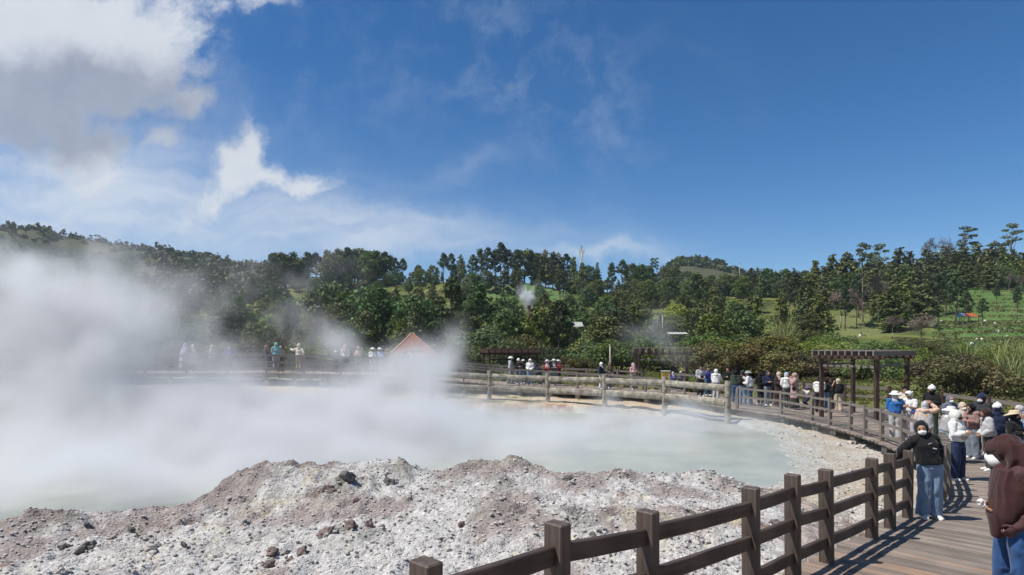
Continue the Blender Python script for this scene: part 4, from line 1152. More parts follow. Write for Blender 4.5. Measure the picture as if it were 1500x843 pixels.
# --- labels that tell each plant from its neighbours by what it stands behind
LAND = [(-999, 215, 'above the thickest steam at the left'), (215, 330, 'behind the person in the lilac cape'), (330, 450, 'behind the person in the teal headscarf'), (450, 545, 'between the cream hood and the red roof'), (545, 640, 'behind the red roof'), (640, 735, 'left of the people in white hats'),
        (735, 830, 'behind the people in white hats'), (830, 925, 'behind the pale bamboo pole'), (925, 1040, 'behind the yellow notice board'), (1040, 1120, 'behind the crowded bend'), (1120, 1190, 'above the pink headscarf'), (1190, 1265, 'above the big pergola, left half'), (1265, 1345, 'above the big pergola, right half'), (1345, 1425, 'above the crowd in white hoods'), (1425, 9999, 'above the far right corner')]
def band(Y): return 'bottom of slope' if Y < 68 else 'low slope' if Y < 92 else 'mid slope' if Y < 125 else 'upper slope' if Y < 165 else 'ridge top'
cells = {}
for rec in PLACED:
    o, kind, px, Y, H, lab = rec
    if lab: continue
    land = [l for a, b_, l in LAND if a <= px < b_][0]
    cells.setdefault((kind, land, band(Y)), []).append(rec)
ORD = ['first', 'second', 'third', 'fourth', 'fifth', 'sixth', 'seventh', 'eighth', 'ninth', 'tenth', 'eleventh', 'twelfth', 'thirteenth', 'fourteenth', 'fifteenth', 'sixteenth', 'seventeenth', 'eighteenth', 'nineteenth', 'twentieth', 'twenty-first', 'twenty-second', 'twenty-third', 'twenty-fourth']
ADJ = {'conifer': 'dark conifer', 'pine': 'bare stemmed pine', 'broadleaf': 'leafy round tree', 'eucalyptus': 'thin eucalyptus', 'dry': 'dry twiggy tree', 'reed clump': 'arching reed clump', 'olive shrub': 'olive shrub', 'brown shrub': 'brown shrub', 'rust shrub': 'rusty shrub', 'bright shrub': 'bright green shrub', 'green shrub': 'dark green shrub'}
CAT = {'conifer': 'conifer', 'pine': 'pine tree', 'broadleaf': 'tree', 'eucalyptus': 'eucalyptus', 'dry': 'dry tree', 'reed clump': 'reeds'}
for (kind, land, bd), recs in cells.items():
    recs.sort(key=lambda r: r[2])
    for i, rec in enumerate(recs):
        pre = '' if len(recs) == 1 else f'{ORD[i]} '
        rec[0]['label'] = f'{pre}{ADJ[kind]}, {bd}, {land}' + ('' if len(recs) == 1 else ', from left')
for o, kind, px, Y, H, lab in PLACED:
    if lab: o['label'] = lab
    o['category'] = CAT.get(kind, 'shrub')
    o['group'] = {'reed clump': 'reed clumps'}.get(kind, 'shrubs on the slope' if 'shrub' in kind else 'trees of the hillside wood')

# --- undergrowth carpeting the slopes, and the far wood on the left hills
def scatter(n, pxr, Yr, keep, g, power=1.0):
    px = g.uniform(*pxr, n); Y = Yr[0] * (Yr[1] / Yr[0]) ** (g.uniform(0, 1, n) ** power)
    x = (px - HX) * Y / F; k = keep(px, Y, x); return px[k], Y[k], x[k]
g = np.random.default_rng(31)
def keepU(px, Y, x):
    k = np.ones(len(px), bool)
    k &= ~((px > 1360) & (Y > 53) & (Y < 160) & (g.uniform(size=len(px)) > .05))
    k &= ~((px > 1225) & (px < 1372) & (Y > 70) & (Y < 130) & (g.uniform(size=len(px)) > .10))
    d = np.ones(len(px), bool)
    return k
def bush_cloud(name, px, Y, x, hs, per, leaf, mats, label, shape=(1.0, 1.0, .8)):
    z = height(x, Y); groups = [[] for _ in mats]
    for i in range(len(x)):
        h = hs(px[i], Y[i]); kf = float(np.clip(95 / Y[i], 1, 2.2)); n_ = int(per * kf ** 1.5); d = unit(g.normal(size=(n_, 3))); d[:, 2] = np.abs(d[:, 2]) * 1.0
        rad = g.uniform(.5, 1, n_)[:, None]
        c = np.array([x[i], Y[i], z[i] - .1]) + d * rad * np.array([h * shape[0], h * shape[1], h * shape[2]]) * (1 + .5 * (vnoise3(d * 2 + i, 5)[:, None] - .5))
        q = int(vnoise(x[i] * .12, Y[i] * .12, 8) * 1.25 * len(mats) + g.uniform(-.7, .5)) % len(mats)
        groups[q].append(leaves(c, d + np.array([0, 0, .3]), leaf * (h ** .5) / (kf if leaf > .2 else 1), g, aspect=1.8))
    V = np.concatenate([np.concatenate(q) for q in groups if q])
    me = quadmesh(name, V); mi = np.concatenate([np.full(sum(len(a) for a in q) // 4, i) for i, q in enumerate(groups) if q]).astype(np.int32)
    for m_ in mats: me.materials.append(m_)
    me.polygons.foreach_set('material_index', mi)
    o = mobj(name, me); tag(o, label, 'undergrowth', kind='stuff'); return o
px, Y, x = scatter(3000, (-80, 1580), (43, 230), keepU, g, .75)
kk = ~((x > 10) & (Y < 40) & (px < 1350) & (g.uniform(size=len(x)) < .5)); px, Y, x = px[kk], Y[kk], x[kk]
bush_cloud('undergrowth', px, Y, x, lambda p, y: g.uniform(.6, 1.15) * (.9 if y < 70 else 1.5), 46, .26, [L_BROAD, L_OLIVE, L_BRIGHT, L_OLIVE, L_BRIGHT], 'tangled green and brown undergrowth covering the slopes between the trees')
def keepG(px, Y, x):
    return (pool_sd(x, Y, BACK) > .5 + .6 * g.uniform(size=len(x))) & (Y < 47)
px, Y, x = scatter(2600, (560, 1640), (14, 47), keepG, g, .6)
bush_cloud('ground_cover', px, Y, x, lambda p, y: g.uniform(.22, .55), 90, .10, [L_OLIVE, L_BRIGHT, L_BROWN, L_OLIVE, L_REED], 'low weedy green and ochre ground cover beyond the boardwalk railing', shape=(1.3, 1.3, .9))
px, Y, x = scatter(500, (-60, 560), (38, 50), lambda p, y, x: pool_sd(x, y, BACK) > .6, g)
bush_cloud('ground_cover', px, Y, x, lambda p, y: g.uniform(.3, .8), 46, .18, [L_OLIVE, L_BROWN, L_BROAD], 'low brownish ground cover behind the raised left boardwalk', shape=(1.3, 1.3, .9))
def keepF(px, Y, x):
    u = (px - HX) / F
    ter = terraces(x, Y)
    k = g.uniform(size=len(px)) > ter * .72
    return k & ((px < 420) | ((px > 985) & (px < 1130) & (Y > 400) & (g.uniform(size=len(px)) < np.where(px < 1045, 1.0, .4))))
px, Y, x = scatter(5200, (-120, 1150), (195, 520), keepF, g, .8)
bush_cloud('far_wood', px, Y, x, lambda p, y: g.uniform(2.0, 4.2) if p < 600 else g.uniform(1, 2), 30, .80, [L_PINE, L_PINE, L_CON, L_BROAD], 'distant dark wood covering the hazy hills on the left', shape=(.85, .85, 1.25))

px, Y, x = scatter(420, (975, 1100), (395, 465), lambda p, y, x: (p < 1035) | (g.uniform(size=len(p)) < .25), g)
bush_cloud('far_wood', px, Y, x, lambda p, y: g.uniform(2.0, 3.6), 34, .8, [L_PINE, L_CON, L_BROAD], 'dark wood covering the left side of the distant hill right of the mast', shape=(.85, .85, 1.25))
# --- vegetable rows and sacks on the terraces
px, Y, x = scatter(6000, (1360, 1570), (56, 160), lambda p, y, x: terraces(x, y) > .5, g)
z = height(x, Y); e = .3
slp = np.hypot(height(x, Y + e) - z, height(x + e, Y) - z) / e
k = slp < .5; px, Y, x, z = px[k], Y[k], x[k], z[k]
per = 9; c = np.repeat(np.stack([x, Y, z], 1), per, 0); d = unit(g.normal(size=(len(c), 3))); d[:, 2] = np.abs(d[:, 2])
me = quadmesh('crops', leaves(c + d * np.array([.5, .5, .38]), d + np.array([0, 0, .6]), .2, g, aspect=1.6)); me.materials.append(L_BRIGHT)
crops = mobj('crops', me); tag(crops, 'low green vegetable crops growing along the stepped terraces', 'crops', kind='stuff')
M_SACK = simple_mat('white_sack', (.72, .70, .66), .8, .08)
sk = []
for i, (px, py, Y) in enumerate(((1386,487,74),(1397,492,72),(1403,489,74),(1410,488,75),(1424,487,76),(1431,485,77),(1438,484,78),(1446,490,74),(1470,483,80),(1475,480,82),(1481,476,84),(1489,482,81),(1462,478,84),(1415,509,66),(1443,455,98),(1457,460,95),(1485,459,98),(1492,461,96),(1496,489,78),(1260,486,92),(1379,435,118),(1371,526,60))):
    x = (px - HX) * Y / F; bm = bmesh.new(); s = .14 * Y / 76
    tube(bm, [(0, 0, -.1), (0, 0, .1 * s / .2), (.02, 0, .32 * s / .2), (.03, .01, .42 * s / .2)], [(s * 1.3, s), (s * 1.5, s * 1.1), (s * 1.1, s * .8), (s * .4, s * .3)], 8)
    o = bobj('sack', bm, M_SACK, None, True); o.location = (x, Y, hz(x, Y)); o.rotation_euler = (0, random.uniform(-.3, .3), random.uniform(0, 3))
    sk.append((px, Y, o))
sk.sort(key=lambda q: q[0])
for px, Y, o in sk:
    lab = 'white sack lying in the dry clearing' if px == 1260 else 'white sack under the pines above the terraces' if px == 1379 else 'white rag caught in the green scrub above the pergola' if px == 1371 else None
    tag(o, lab, 'sack', 'white sacks along the vegetable terraces')
rest = [q for q in sk if 'label' not in q[2]]
for i, (px, Y, o) in enumerate(rest):
    row = 'lowest' if Y < 70 else 'lower' if Y < 79 else 'middle' if Y < 90 else 'upper'
    mates = [q for q in rest if ('lowest' if q[1] < 70 else 'lower' if q[1] < 79 else 'middle' if q[1] < 90 else 'upper') == row]
    o['label'] = f'white sack on the {row} terrace row' + ('' if len(mates) == 1 else f', {ORD[[q[2] for q in mates].index(o)]} counting rightwards')
# orange shelter among the crops, and the two pale roofs in the bushes
def shelter(label, px, py, Y, w, h, mat, name='tarpaulin_shelter'):
    x = (px - HX) * Y / F; zg = hz(x, Y); zb = max(zg, CZ - (py - HY) * Y / F - h)
    o = empty(name, (x, Y, zg), R(8), label, 'shelter'); zz = zb - zg
    bm = bmesh.new()
    a = [bm.verts.new(v) for v in ((-w, -.8, zz + h * .35), (w, -.8, zz + h * .35), (w * .95, 0, zz + h), (-w * .95, 0, zz + h * 1.02), (-w, .8, zz + h * .3), (w, .8, zz + h * .3))]
    bm.faces.new((a[0], a[1], a[2], a[3])); bm.faces.new((a[3], a[2], a[5], a[4]))
    r_ = bmesh.ops.solidify(bm, geom=bm.faces[:], thickness=.03)
    bobj('sheet', bm, mat, o)
    for sx in (-w, w):
        for sy in (-.75, .75):
            bm = bmesh.new(); bar(bm, (sx * .97, sy, -.2), (sx * .97, sy, zz + h * .33), .07, .07); bobj('stake', bm, M_BARK, o)
    return o
M_ORANGE = simple_mat('orange_tarpaulin', (.75, .24, .10), .6, .12); M_BLUET = simple_mat('blue_tarpaulin', (.22, .36, .60), .6, .12)
shelter('small orange tarpaulin shelter among the vegetable terraces', 1421, 459, 92, .75, .8, M_ORANGE)
shelter('pale blue tarpaulin beside the orange shelter', 1409, 459, 92.6, .4, .8, M_BLUET)
shelter('white tent roof peeping out of the bushes right of the dark vent pipe', 845, 472, 80, .7, .9, M_WHITE)
shelter('long low white roof edge among bushes in thin steam', 991, 487, 70, 1.15, .3, M_WHITE)

# ================================================================== stones on the shore
m, t, b = material('stone')
co = coords(t); oi = t.new('ShaderNodeObjectInfo').outputs['Random']; isl = t.new('ShaderNodeNewGeometry').outputs['Random Per Island']
rc = t.ramp(isl, [(.0, (.16, .125, .12)), (.12, (.30, .25, .235)), (.35, (.42, .39, .365)), (.6, (.50, .48, .455)), (.9, (.57, .555, .53)), (1.0, (.50, .45, .34))])
rc = t.mix(.55, rc, t.ramp(t.noise(co, 14, 5, .65), [(.3, (.34, .31, .295)), (.7, (.58, .555, .52))]))
t.l.new(rc, b.inputs['Base Color']); b.inputs['Roughness'].default_value = .95; b.inputs['Specular IOR Level'].default_value = .1
bump(t, b, t.noise(co, 60, 5, .6), .5, .01); M_STONE = m
M_DROCK = simple_mat('dark_rock', (.145, .135, .125), .95, .5, 7, 40, .6, .02, .15)
M_RROCK = simple_mat('red_brown_rock', (.185, .14, .13), .95, .4, 9, 40, .6, .02, .1)
M_PROCK = simple_mat('pale_rock', (.46, .43, .39), .95, .3, 7, 40, .6, .02, .1)
g = np.random.default_rng(5)
def stone_shape(sub, seed, rough=.45):
    bm = bmesh.new(); bmesh.ops.create_icosphere(bm, subdivisions=sub, radius=1)
    v = np.array([list(q.co) for q in bm.verts]); f = np.array([[q.index for q in fc.verts] for fc in bm.faces]); bm.free()
    gg = np.random.default_rng(seed)
    for _ in range(6):       # chip flat facets off a ball
        n = unit(gg.normal(size=3)); d = v @ n; c = gg.uniform(.45, .85); v = v - np.maximum(d - c, 0)[:, None] * n[None]
    v = v * (1 + rough * (vnoise3(v * 1.7 + seed, seed)[:, None] - .5)) * gg.uniform(.7, 1.2, 3) * np.array([1, 1, .75])
    return v, f
SHP = [stone_shape(1, k) for k in range(8)]
def gravel(n, pxr, Yr, s0, s1, name, label, keep=None, pw=3.2):
    px = g.uniform(*pxr, n); Y = g.uniform(*Yr, n); x = (px - HX) * Y / F
    k = pool_sd(x, Y) > .15
    if keep is not None: k &= keep(x, Y)
    x, Y = x[k], Y[k]; z = height(x, Y); n = len(x)
    sz = s0 + (s1 - s0) * g.uniform(0, 1, n) ** pw * (.4 + 1.2 * fbm(x * 1.1, Y * 1.1, 3, 91))
    V = []; Fc = []; c = 0
    for i in range(n):
        v, f = SHP[i % 8]; a = g.uniform(0, 6.28); ca, sa = math.cos(a), math.sin(a)
        w = v * sz[i]; w = np.stack([w[:, 0] * ca - w[:, 1] * sa, w[:, 0] * sa + w[:, 1] * ca, w[:, 2]], 1) + np.array([x[i], Y[i], z[i] + sz[i] * .25])
        V.append(w); Fc.append(f + c); c += len(v)
    me = npmesh(name, np.concatenate(V), np.concatenate(Fc)); me.materials.append(M_STONE)
    return tag(mobj(name, me), label, 'gravel', kind='stuff')
gravel(17000, (-60, 1130), (7.4, 14.4), .008, .046, 'gravel', 'pale angular gravel covering the near stony shore')
gravel(2600, (1010, 1330), (10.5, 27), .012, .06, 'loose_stones', 'small loose stones on the sandy flat beside the boardwalk footings', lambda x, y: (pool_sd(x, y, [(p[0], p[1]) for p in INNER] + [(-40, 29.5), (-40, -1)]) < -.3) & (x > 4.5))
ROCKS = [(572,713,12.3,.17,M_DROCK,'rounded dark grey boulder on the crest of the near shore'),(508,716,12.2,.16,M_DROCK,'dark upright rock left of the rounded dark boulder'),(482,728,11.9,.13,M_RROCK,'reddish brown rock below the dark upright rock'),(533,709,12.5,.1,M_PROCK,'pale rock between the two dark boulders'),(520,735,11.6,.1,M_RROCK,'red brown stone in front of the two dark boulders'),
 (225,808,9.6,.09,M_DROCK,'dark stone with a pale slab on it, low on the shore at the left'),(230,800,9.8,.08,M_PROCK,'pale slab resting on a dark stone, low on the shore at the left'),(120,802,9.7,.12,M_DROCK,'pair of black lumps fused together at the lower left'),(131,802,9.75,.12,M_DROCK,'taller of two black lumps at the lower left'),(93,799,9.8,.08,M_DROCK,'low dark stone left of the two black lumps'),
 (130,770,11.0,.09,M_DROCK,'dark stone just below the brown crest at the left'),(192,780,10.6,.09,M_DROCK,'small dark stone alone on the pale scree at the left'),(85,838,8.7,.1,M_PROCK,'cream coloured stone at the bottom left edge'),(318,810,9.5,.06,M_PROCK,'small pale stone alone on the scree below the crest'),(270,808,9.6,.08,M_DROCK,'grey stone right of the pale slab'),
 (400,815,9.1,.13,M_RROCK,'red brown rock, left one of the red cluster at the bottom'),(422,806,9.2,.11,M_DROCK,'grey rock at the top of the red cluster at the bottom'),(440,818,9.0,.1,M_RROCK,'red brown rock, right one of the red cluster at the bottom'),(424,828,8.8,.11,M_RROCK,'red brown rock in front of the red cluster at the bottom'),(395,832,8.7,.09,M_RROCK,'lowest red brown rock of the cluster at the bottom'),
 (340,798,9.9,.08,M_RROCK,'small red brown rock midway between the pale slab and the red cluster'),(515,785,10,.12,M_RROCK,'dark red crust rock, upper one of the band at centre left'),(540,778,10.2,.11,M_RROCK,'dark red crust rock at the right end of the centre band'),(478,793,9.8,.13,M_RROCK,'dark red crust rock at the left end of the centre band'),(560,778,10.2,.07,M_DROCK,'small grey rock right of the dark red crust'),(512,808,9.2,.07,M_PROCK,'pale stone below the dark red crust'),
 (232,738,12.6,.07,M_DROCK,'little dark stone perched on the left crest'),(305,726,12.8,.08,M_DROCK,'small dark stone perched where the left crest rises'),(838,727,12.2,.1,M_PROCK,'pale grey rock under the middle of the crest'),(833,719,12.6,.12,M_DROCK,'grey rock behind the pale one under the middle of the crest'),(1043,692,13.7,.12,M_PROCK,'jagged pale rock topping the right end of the crest'),
 (877,822,8.6,.05,M_RROCK,'brown stone seen under the dark top rail'),(868,800,9.0,.06,M_DROCK,'dark stone seen above the dark top rail'),(1135,793,10.2,.09,M_DROCK,'black cracked stone seen between two railing posts'),(620,828,8.3,.06,M_DROCK,'dark stone left of the nearest short railing post'),(785,828,8.2,.05,M_DROCK,'dark stone beside the second railing post'),(675,780,9.8,.07,M_RROCK,'brown stone below the dark lump'),
 (1248,640,21.9,.16,M_PROCK,'white block between two concrete footings under the boardwalk'),(1228,643,21.6,.12,M_PROCK,'white stone beside the white block under the boardwalk'),(1262,652,21.0,.14,M_PROCK,'pale stone near the footing at the shadowed edge'),(1240,700,15.6,.09,M_RROCK,'pinkish stone alone on the sandy flat'),(1245,678,16.8,.1,M_PROCK,'white stone on the sandy flat near the footings')]
rshape = [stone_shape(3, 40 + k, .9) for k in range(10)]
for i, (px, py, Y, r, mt, lab) in enumerate(ROCKS):
    v, f = rshape[i % 10]; d = unit(v); w = v * (1 + .5 * (vnoise3(v * 3 + i, i)[:, None] - .5) + .2 * (vnoise3(v * 11 + i, i)[:, None] - .5)) * r
    me = npmesh('rock', w, f, False); me.materials.append(mt); x = (px - HX) * Y / F
    o = mobj('rock', me); o.location = (x, Y, hz(x, Y) + r * .12); o.rotation_euler = (random.uniform(-.3, .3), random.uniform(-.3, .3), random.uniform(0, 6))
    tag(o, lab, 'rock', 'rocks on the pool shore')
# thin grass under the near edge of the boardwalk
gm = []
V = []; Fc = []
for i in range(420):
    f = g.uniform(0, 1); a = IN[6].lerp(IN[9], f); dd = Vector((-.7, .7, 0)); p = a + dd * abs(g.normal(.05, .22)); zz = hz(p.x, p.y)
    h_ = g.uniform(.10, .42); q = g.normal(0, .09, 2); w_ = .006; c = len(V)
    V += [[p.x - w_, p.y, zz], [p.x + w_, p.y, zz], [p.x + q[0] * .4 + w_ * .7, p.y + q[1] * .4, zz + h_ * .6], [p.x + q[0] * .4 - w_ * .7, p.y + q[1] * .4, zz + h_ * .6], [p.x + q[0], p.y + q[1], zz + h_], [p.x + q[0] + .001, p.y + q[1], zz + h_]]
    Fc += [[c, c + 1, c + 2, c + 3], [c + 3, c + 2, c + 5, c + 4]]
me = npmesh('grass', np.array(V), np.array(Fc)); me.materials.append(L_REED); tag(mobj('grass', me), 'thin yellow green grass growing under the near boardwalk edge', 'grass', kind='stuff')
# ================================================================== steam and air
def steam_obj(name, lo, hi, puffs, label, vox=.17, amp=1.0, nscale=.5, lo_=.40, hi_=.62, stretch=(1, 1, 1.25), warp=1.3, col=(.97, .98, 1.0), push=.30, det=7, aniso=.15, rate=2.0):
    """a cloud of steam: density worked out on a grid of cells, filled from soft puffs torn up by noise"""
    m = bpy.data.materials.new(name); m.use_nodes = True; t = NT(m.node_tree)
    for nd in list(t.n): t.n.remove(nd)
    out = t.new('ShaderNodeOutputMaterial'); pv = t.new('ShaderNodeVolumePrincipled')
    pv.inputs['Color'].default_value = (*col, 1); pv.inputs['Anisotropy'].default_value = aniso; pv.inputs['Density'].default_value = 1.0
    t.l.new(pv.outputs[0], out.inputs['Volume']); m.cycles.volume_step_rate = rate
    vd = bpy.data.volumes.new(name); vd.materials.append(m)
    o = link(bpy.data.objects.new(name, vd)); tag(o, label, 'steam', kind='stuff')
    ng = bpy.data.node_groups.new(name + '_density', 'GeometryNodeTree')
    ng.interface.new_socket('Geometry', in_out='OUTPUT', socket_type='NodeSocketGeometry')
    t = NT(ng); go = t.new('NodeGroupOutput'); co = t.new('GeometryNodeInputPosition').outputs[0]
    wn = t.new('ShaderNodeTexNoise'); wn.inputs['Scale'].default_value = nscale * .8; wn.inputs['Detail'].default_value = 4
    t.l.new(co, wn.inputs['Vector'])
    w = t.vmath('ADD', co, t.vmath('SCALE', t.vmath('SUBTRACT', wn.outputs['Color'], (.5, .5, .5)), scale=warp * 2))
    tot = None
    for (c, r, a) in puffs:
        q = t.vmath('MULTIPLY', t.vmath('SUBTRACT', w, c), tuple(1 / k for k in r))
        g_ = t.math('MULTIPLY', t.math('POWER', 2.718, t.math('MULTIPLY', t.vmath('DOT_PRODUCT', q, q), -1)), a)
        tot = g_ if tot is None else t.math('ADD', tot, g_)
    n = t.noise(t.vmath('MULTIPLY', w, tuple(1 / k for k in stretch)), nscale, det, .60)
    mask = t.maprange(t.math('ADD', n, t.math('MULTIPLY', t.math('MINIMUM', tot, 1.0), push)), lo_ + .12, hi_ + .22, 0, 1, True)
    d = t.math('MULTIPLY', t.math('MAXIMUM', t.math('SUBTRACT', t.math('MULTIPLY', tot, mask), .012), 0), amp)
    # nothing at the very edge of the grid
    sp = t.new('ShaderNodeSeparateXYZ'); t.l.new(co, sp.inputs[0])
    for k in (0, 1, 2):
        if not (k == 2 and lo[2] < 0): d = t.math('MULTIPLY', d, t.maprange(sp.outputs[k], lo[k], lo[k] + .8, 0, 1))
        d = t.math('MULTIPLY', d, t.maprange(sp.outputs[k], hi[k] - .8, hi[k], 1, 0))
    vc = t.new('GeometryNodeVolumeCube'); t.l.new(d, vc.inputs['Density'])
    vc.inputs['Min'].default_value = lo; vc.inputs['Max'].default_value = hi
    for k, ax in enumerate(('X', 'Y', 'Z')): vc.inputs['Resolution ' + ax].default_value = max(8, int((hi[k] - lo[k]) / vox))
    sm = t.new('GeometryNodeSetMaterial'); sm.inputs['Material'].default_value = m
    t.l.new(vc.outputs[0], sm.inputs['Geometry']); t.l.new(sm.outputs[0], go.inputs[0])
    md = o.modifiers.new('density', 'NODES'); md.node_group = ng
    return o
A_ = lambda px, py, Y: tuple(at(px, py, Y))
lo_, hi_ = (-26, 10.8, ZW + .006), (11.5, 35.5, 8.6)
PUFFS = [(A_(-20, 560, 22), (7.6, 5, 2.2), .5), (A_(140, 500, 23), (3.6, 3.6, 1.5), .28), (A_(90, 690, 18.2), (7.0, 3.0, 1.1), .8), (A_(40, 705, 12.9), (5.0, 1.5, .62), .7), (A_(240, 700, 14.8), (3.8, 1.6, .6), .6), (A_(430, 665, 17), (4.0, 2.2, .65), .6),
         (A_(330, 640, 21), (6.0, 4.2, 1.1), .7), (A_(520, 615, 25), (5.5, 4.2, 1.75), .75), (A_(560, 640, 20), (4.5, 3.0, .8), .5),
         (A_(625, 545, 29), (1.7, 2.0, 1.5), .7), (A_(660, 490, 29.5), (.95, 1.4, 1.5), .42), (A_(560, 545, 29), (2.6, 2.0, .8), .55),
         (A_(760, 640, 23), (6.5, 5.5, .7), .5), (A_(1010, 615, 25), (5.0, 6, .6), .42), (A_(500, 510, 31), (1.9, 2, .8), .42), (A_(440, 480, 31), (2.2, 2, .9), .30),
         (A_(455, 395, 29), (2.4, 3, 1.7), .2), (A_(290, 405, 27), (4.6, 3.5, 1.6), .13), (A_(30, 420, 25), (5, 4, 1.6), .26), (A_(150, 440, 25), (3, 3, 1.3), .2), (A_(965, 495, 33), (1.9, 2.2, 2.2), .34), (A_(845, 545, 33.5), (3.5, 1.6, .8), .08), (A_(1105, 600, 28.5), (1.5, 1.5, .6), .25), (A_(330, 545, 31), (5, 2.0, 1.2), .14), (A_(565, 500, 30), (1.7, 1.8, .8), .10), (A_(90, 470, 24), (3.5, 3, 1.4), .3), (A_(80, 580, 27), (5.5, 3, 1.0), .42), (A_(330, 592, 27), (5, 3, .8), .3), (A_(255, 520, 26), (3.4, 3, 1.2), .22), (A_(10, 385, 25), (5, 4, 1.5), .26), (A_(380, 450, 27), (4, 3, 1.2), .10)]
steam_obj('steam', lo_, hi_, PUFFS, 'thick grey white steam rolling off the left half of the pool', amp=1.2, lo_=.36, hi_=.66)
v0 = Vector(A_(771, 437, 73)); lo2, hi2 = tuple(v0 - Vector((3.4, 2.5, 3.2))), tuple(v0 + Vector((3.4, 2.5, 3.2)))
steam_obj('steam_puff', lo2, hi2, [(A_(776, 447, 73), (.5, .6, .8), 1.0), (A_(772, 437, 73), (.9, .8, .8), 1.0), (A_(766, 428, 73), (1.0, .8, .7), .6), (A_(785, 424, 73), (1.4, .9, .7), .3)], 'small bright white steam puff at the top of the dark vent pipe', vox=.12, amp=2.6, nscale=1.1, warp=1.1, push=.12, lo_=.38, hi_=.48)
# ---- the air between here and the hills
m = bpy.data.materials.new('thin_haze'); m.use_nodes = True; nt = m.node_tree; t = NT(nt)
for nd in list(nt.nodes): nt.nodes.remove(nd)
out = t.new('ShaderNodeOutputMaterial'); pv = t.new('ShaderNodeVolumePrincipled')
pv.inputs['Color'].default_value = (.70, .85, 1.0, 1); pv.inputs['Density'].default_value = .00018; pv.inputs['Anisotropy'].default_value = .1
t.l.new(pv.outputs[0], out.inputs['Volume'])
bm = bmesh.new(); box(bm, (0, 0, 0), (2200, 1400, 180)); o = bobj('haze', bm, m); o.location = (0, 480, 82); tag(o, 'thin bluish haze over the whole valley', 'haze', kind='stuff')
# ================================================================== people
CLOTH = {}
def cloth(name, col, denim=False, rough=.85):
    if name in CLOTH: return CLOTH[name]
    m, t, b = material(name)
    co = coords(t)
    n = t.noise(co, 7, 4); wv = t.noise(co, 160, 2)
    k = .22 if denim else .12
    c = t.ramp(t.math('ADD', t.math('MULTIPLY', n, .7), t.math('MULTIPLY', wv, .3)), [(.3, tuple(x * (1 - k) for x in col)), (.7, tuple(min(1, x * (1 + k)) for x in col))])
    t.l.new(c, b.inputs['Base Color']); b.inputs['Roughness'].default_value = rough; b.inputs['Specular IOR Level'].default_value = .15
    b.inputs['Sheen Weight'].default_value = .15
    bump(t, b, t.math('ADD', t.noise(co, 16, 4), t.math('MULTIPLY', wv, .15)), .35, .02)
    CLOTH[name] = m; return m
PAL = {'black': (.012, .012, .014), 'charcoal': (.035, .036, .04), 'white': (.74, .73, .71), 'cream': (.62, .55, .43), 'offwhite': (.66, .64, .60), 'grey': (.30, .30, .31), 'lightgrey': (.47, .46, .46), 'darkgrey': (.10, .10, .11),
       'navy': (.018, .024, .06), 'blue': (.03, .13, .36), 'royal': (.03, .06, .30), 'sky': (.30, .44, .60), 'jeans': (.055, .10, .20), 'lightjeans': (.17, .25, .36), 'darkjeans': (.022, .035, .085), 'bluejeans': (.035, .105, .30), 'greyjeans': (.19, .22, .26),
       'maroon': (.052, .021, .021), 'brown': (.09, .052, .040), 'darkbrown': (.045, .026, .024), 'camo': (.13, .115, .085), 'beige': (.47, .36, .27), 'tan': (.33, .235, .16), 'sand': (.52, .42, .33), 'pink': (.55, .36, .35), 'rose': (.42, .27, .26), 'lilac': (.50, .38, .50), 'teal': (.22, .42, .44), 'slate': (.13, .145, .19), 'red': (.26, .025, .035), 'green': (.035, .055, .035), 'peach': (.60, .42, .32), 'mauve': (.29, .17, .15), 'purple': (.13, .11, .30), 'terracotta': (.33, .14, .10)}
def fab(c): return cloth('fabric_' + c, PAL[c], 'jeans' in c)
m, t, b = material('skin'); b.inputs['Base Color'].default_value = (.42, .235, .155, 1); b.inputs['Roughness'].default_value = .55
t.l.new(t.ramp(t.noise(coords(t), 18, 3), [(.3, (.36, .195, .125)), (.7, (.46, .265, .18))]), b.inputs['Base Color']); M_SKIN = m
M_MASK = simple_mat('mask_cloth', (.78, .77, .76), .8, .04, 20, 40, .3)
M_HAIR = simple_mat('black_hair', (.012, .010, .009), .45, .4, 30, 60, .6, .01)
M_EYE = simple_mat('dark_eye', (.015, .010, .008), .2, .1)
M_SHOEW = simple_mat('white_shoe', (.66, .65, .63), .6, .1); M_SHOEK = simple_mat('dark_shoe', (.03, .03, .032), .6, .2)
M_STRAW = simple_mat('pale_straw', (.60, .48, .34), .9, .1, 30, 80, .4)
M_PHONE = simple_mat('phone_case', (.05, .05, .06), .3, .1)

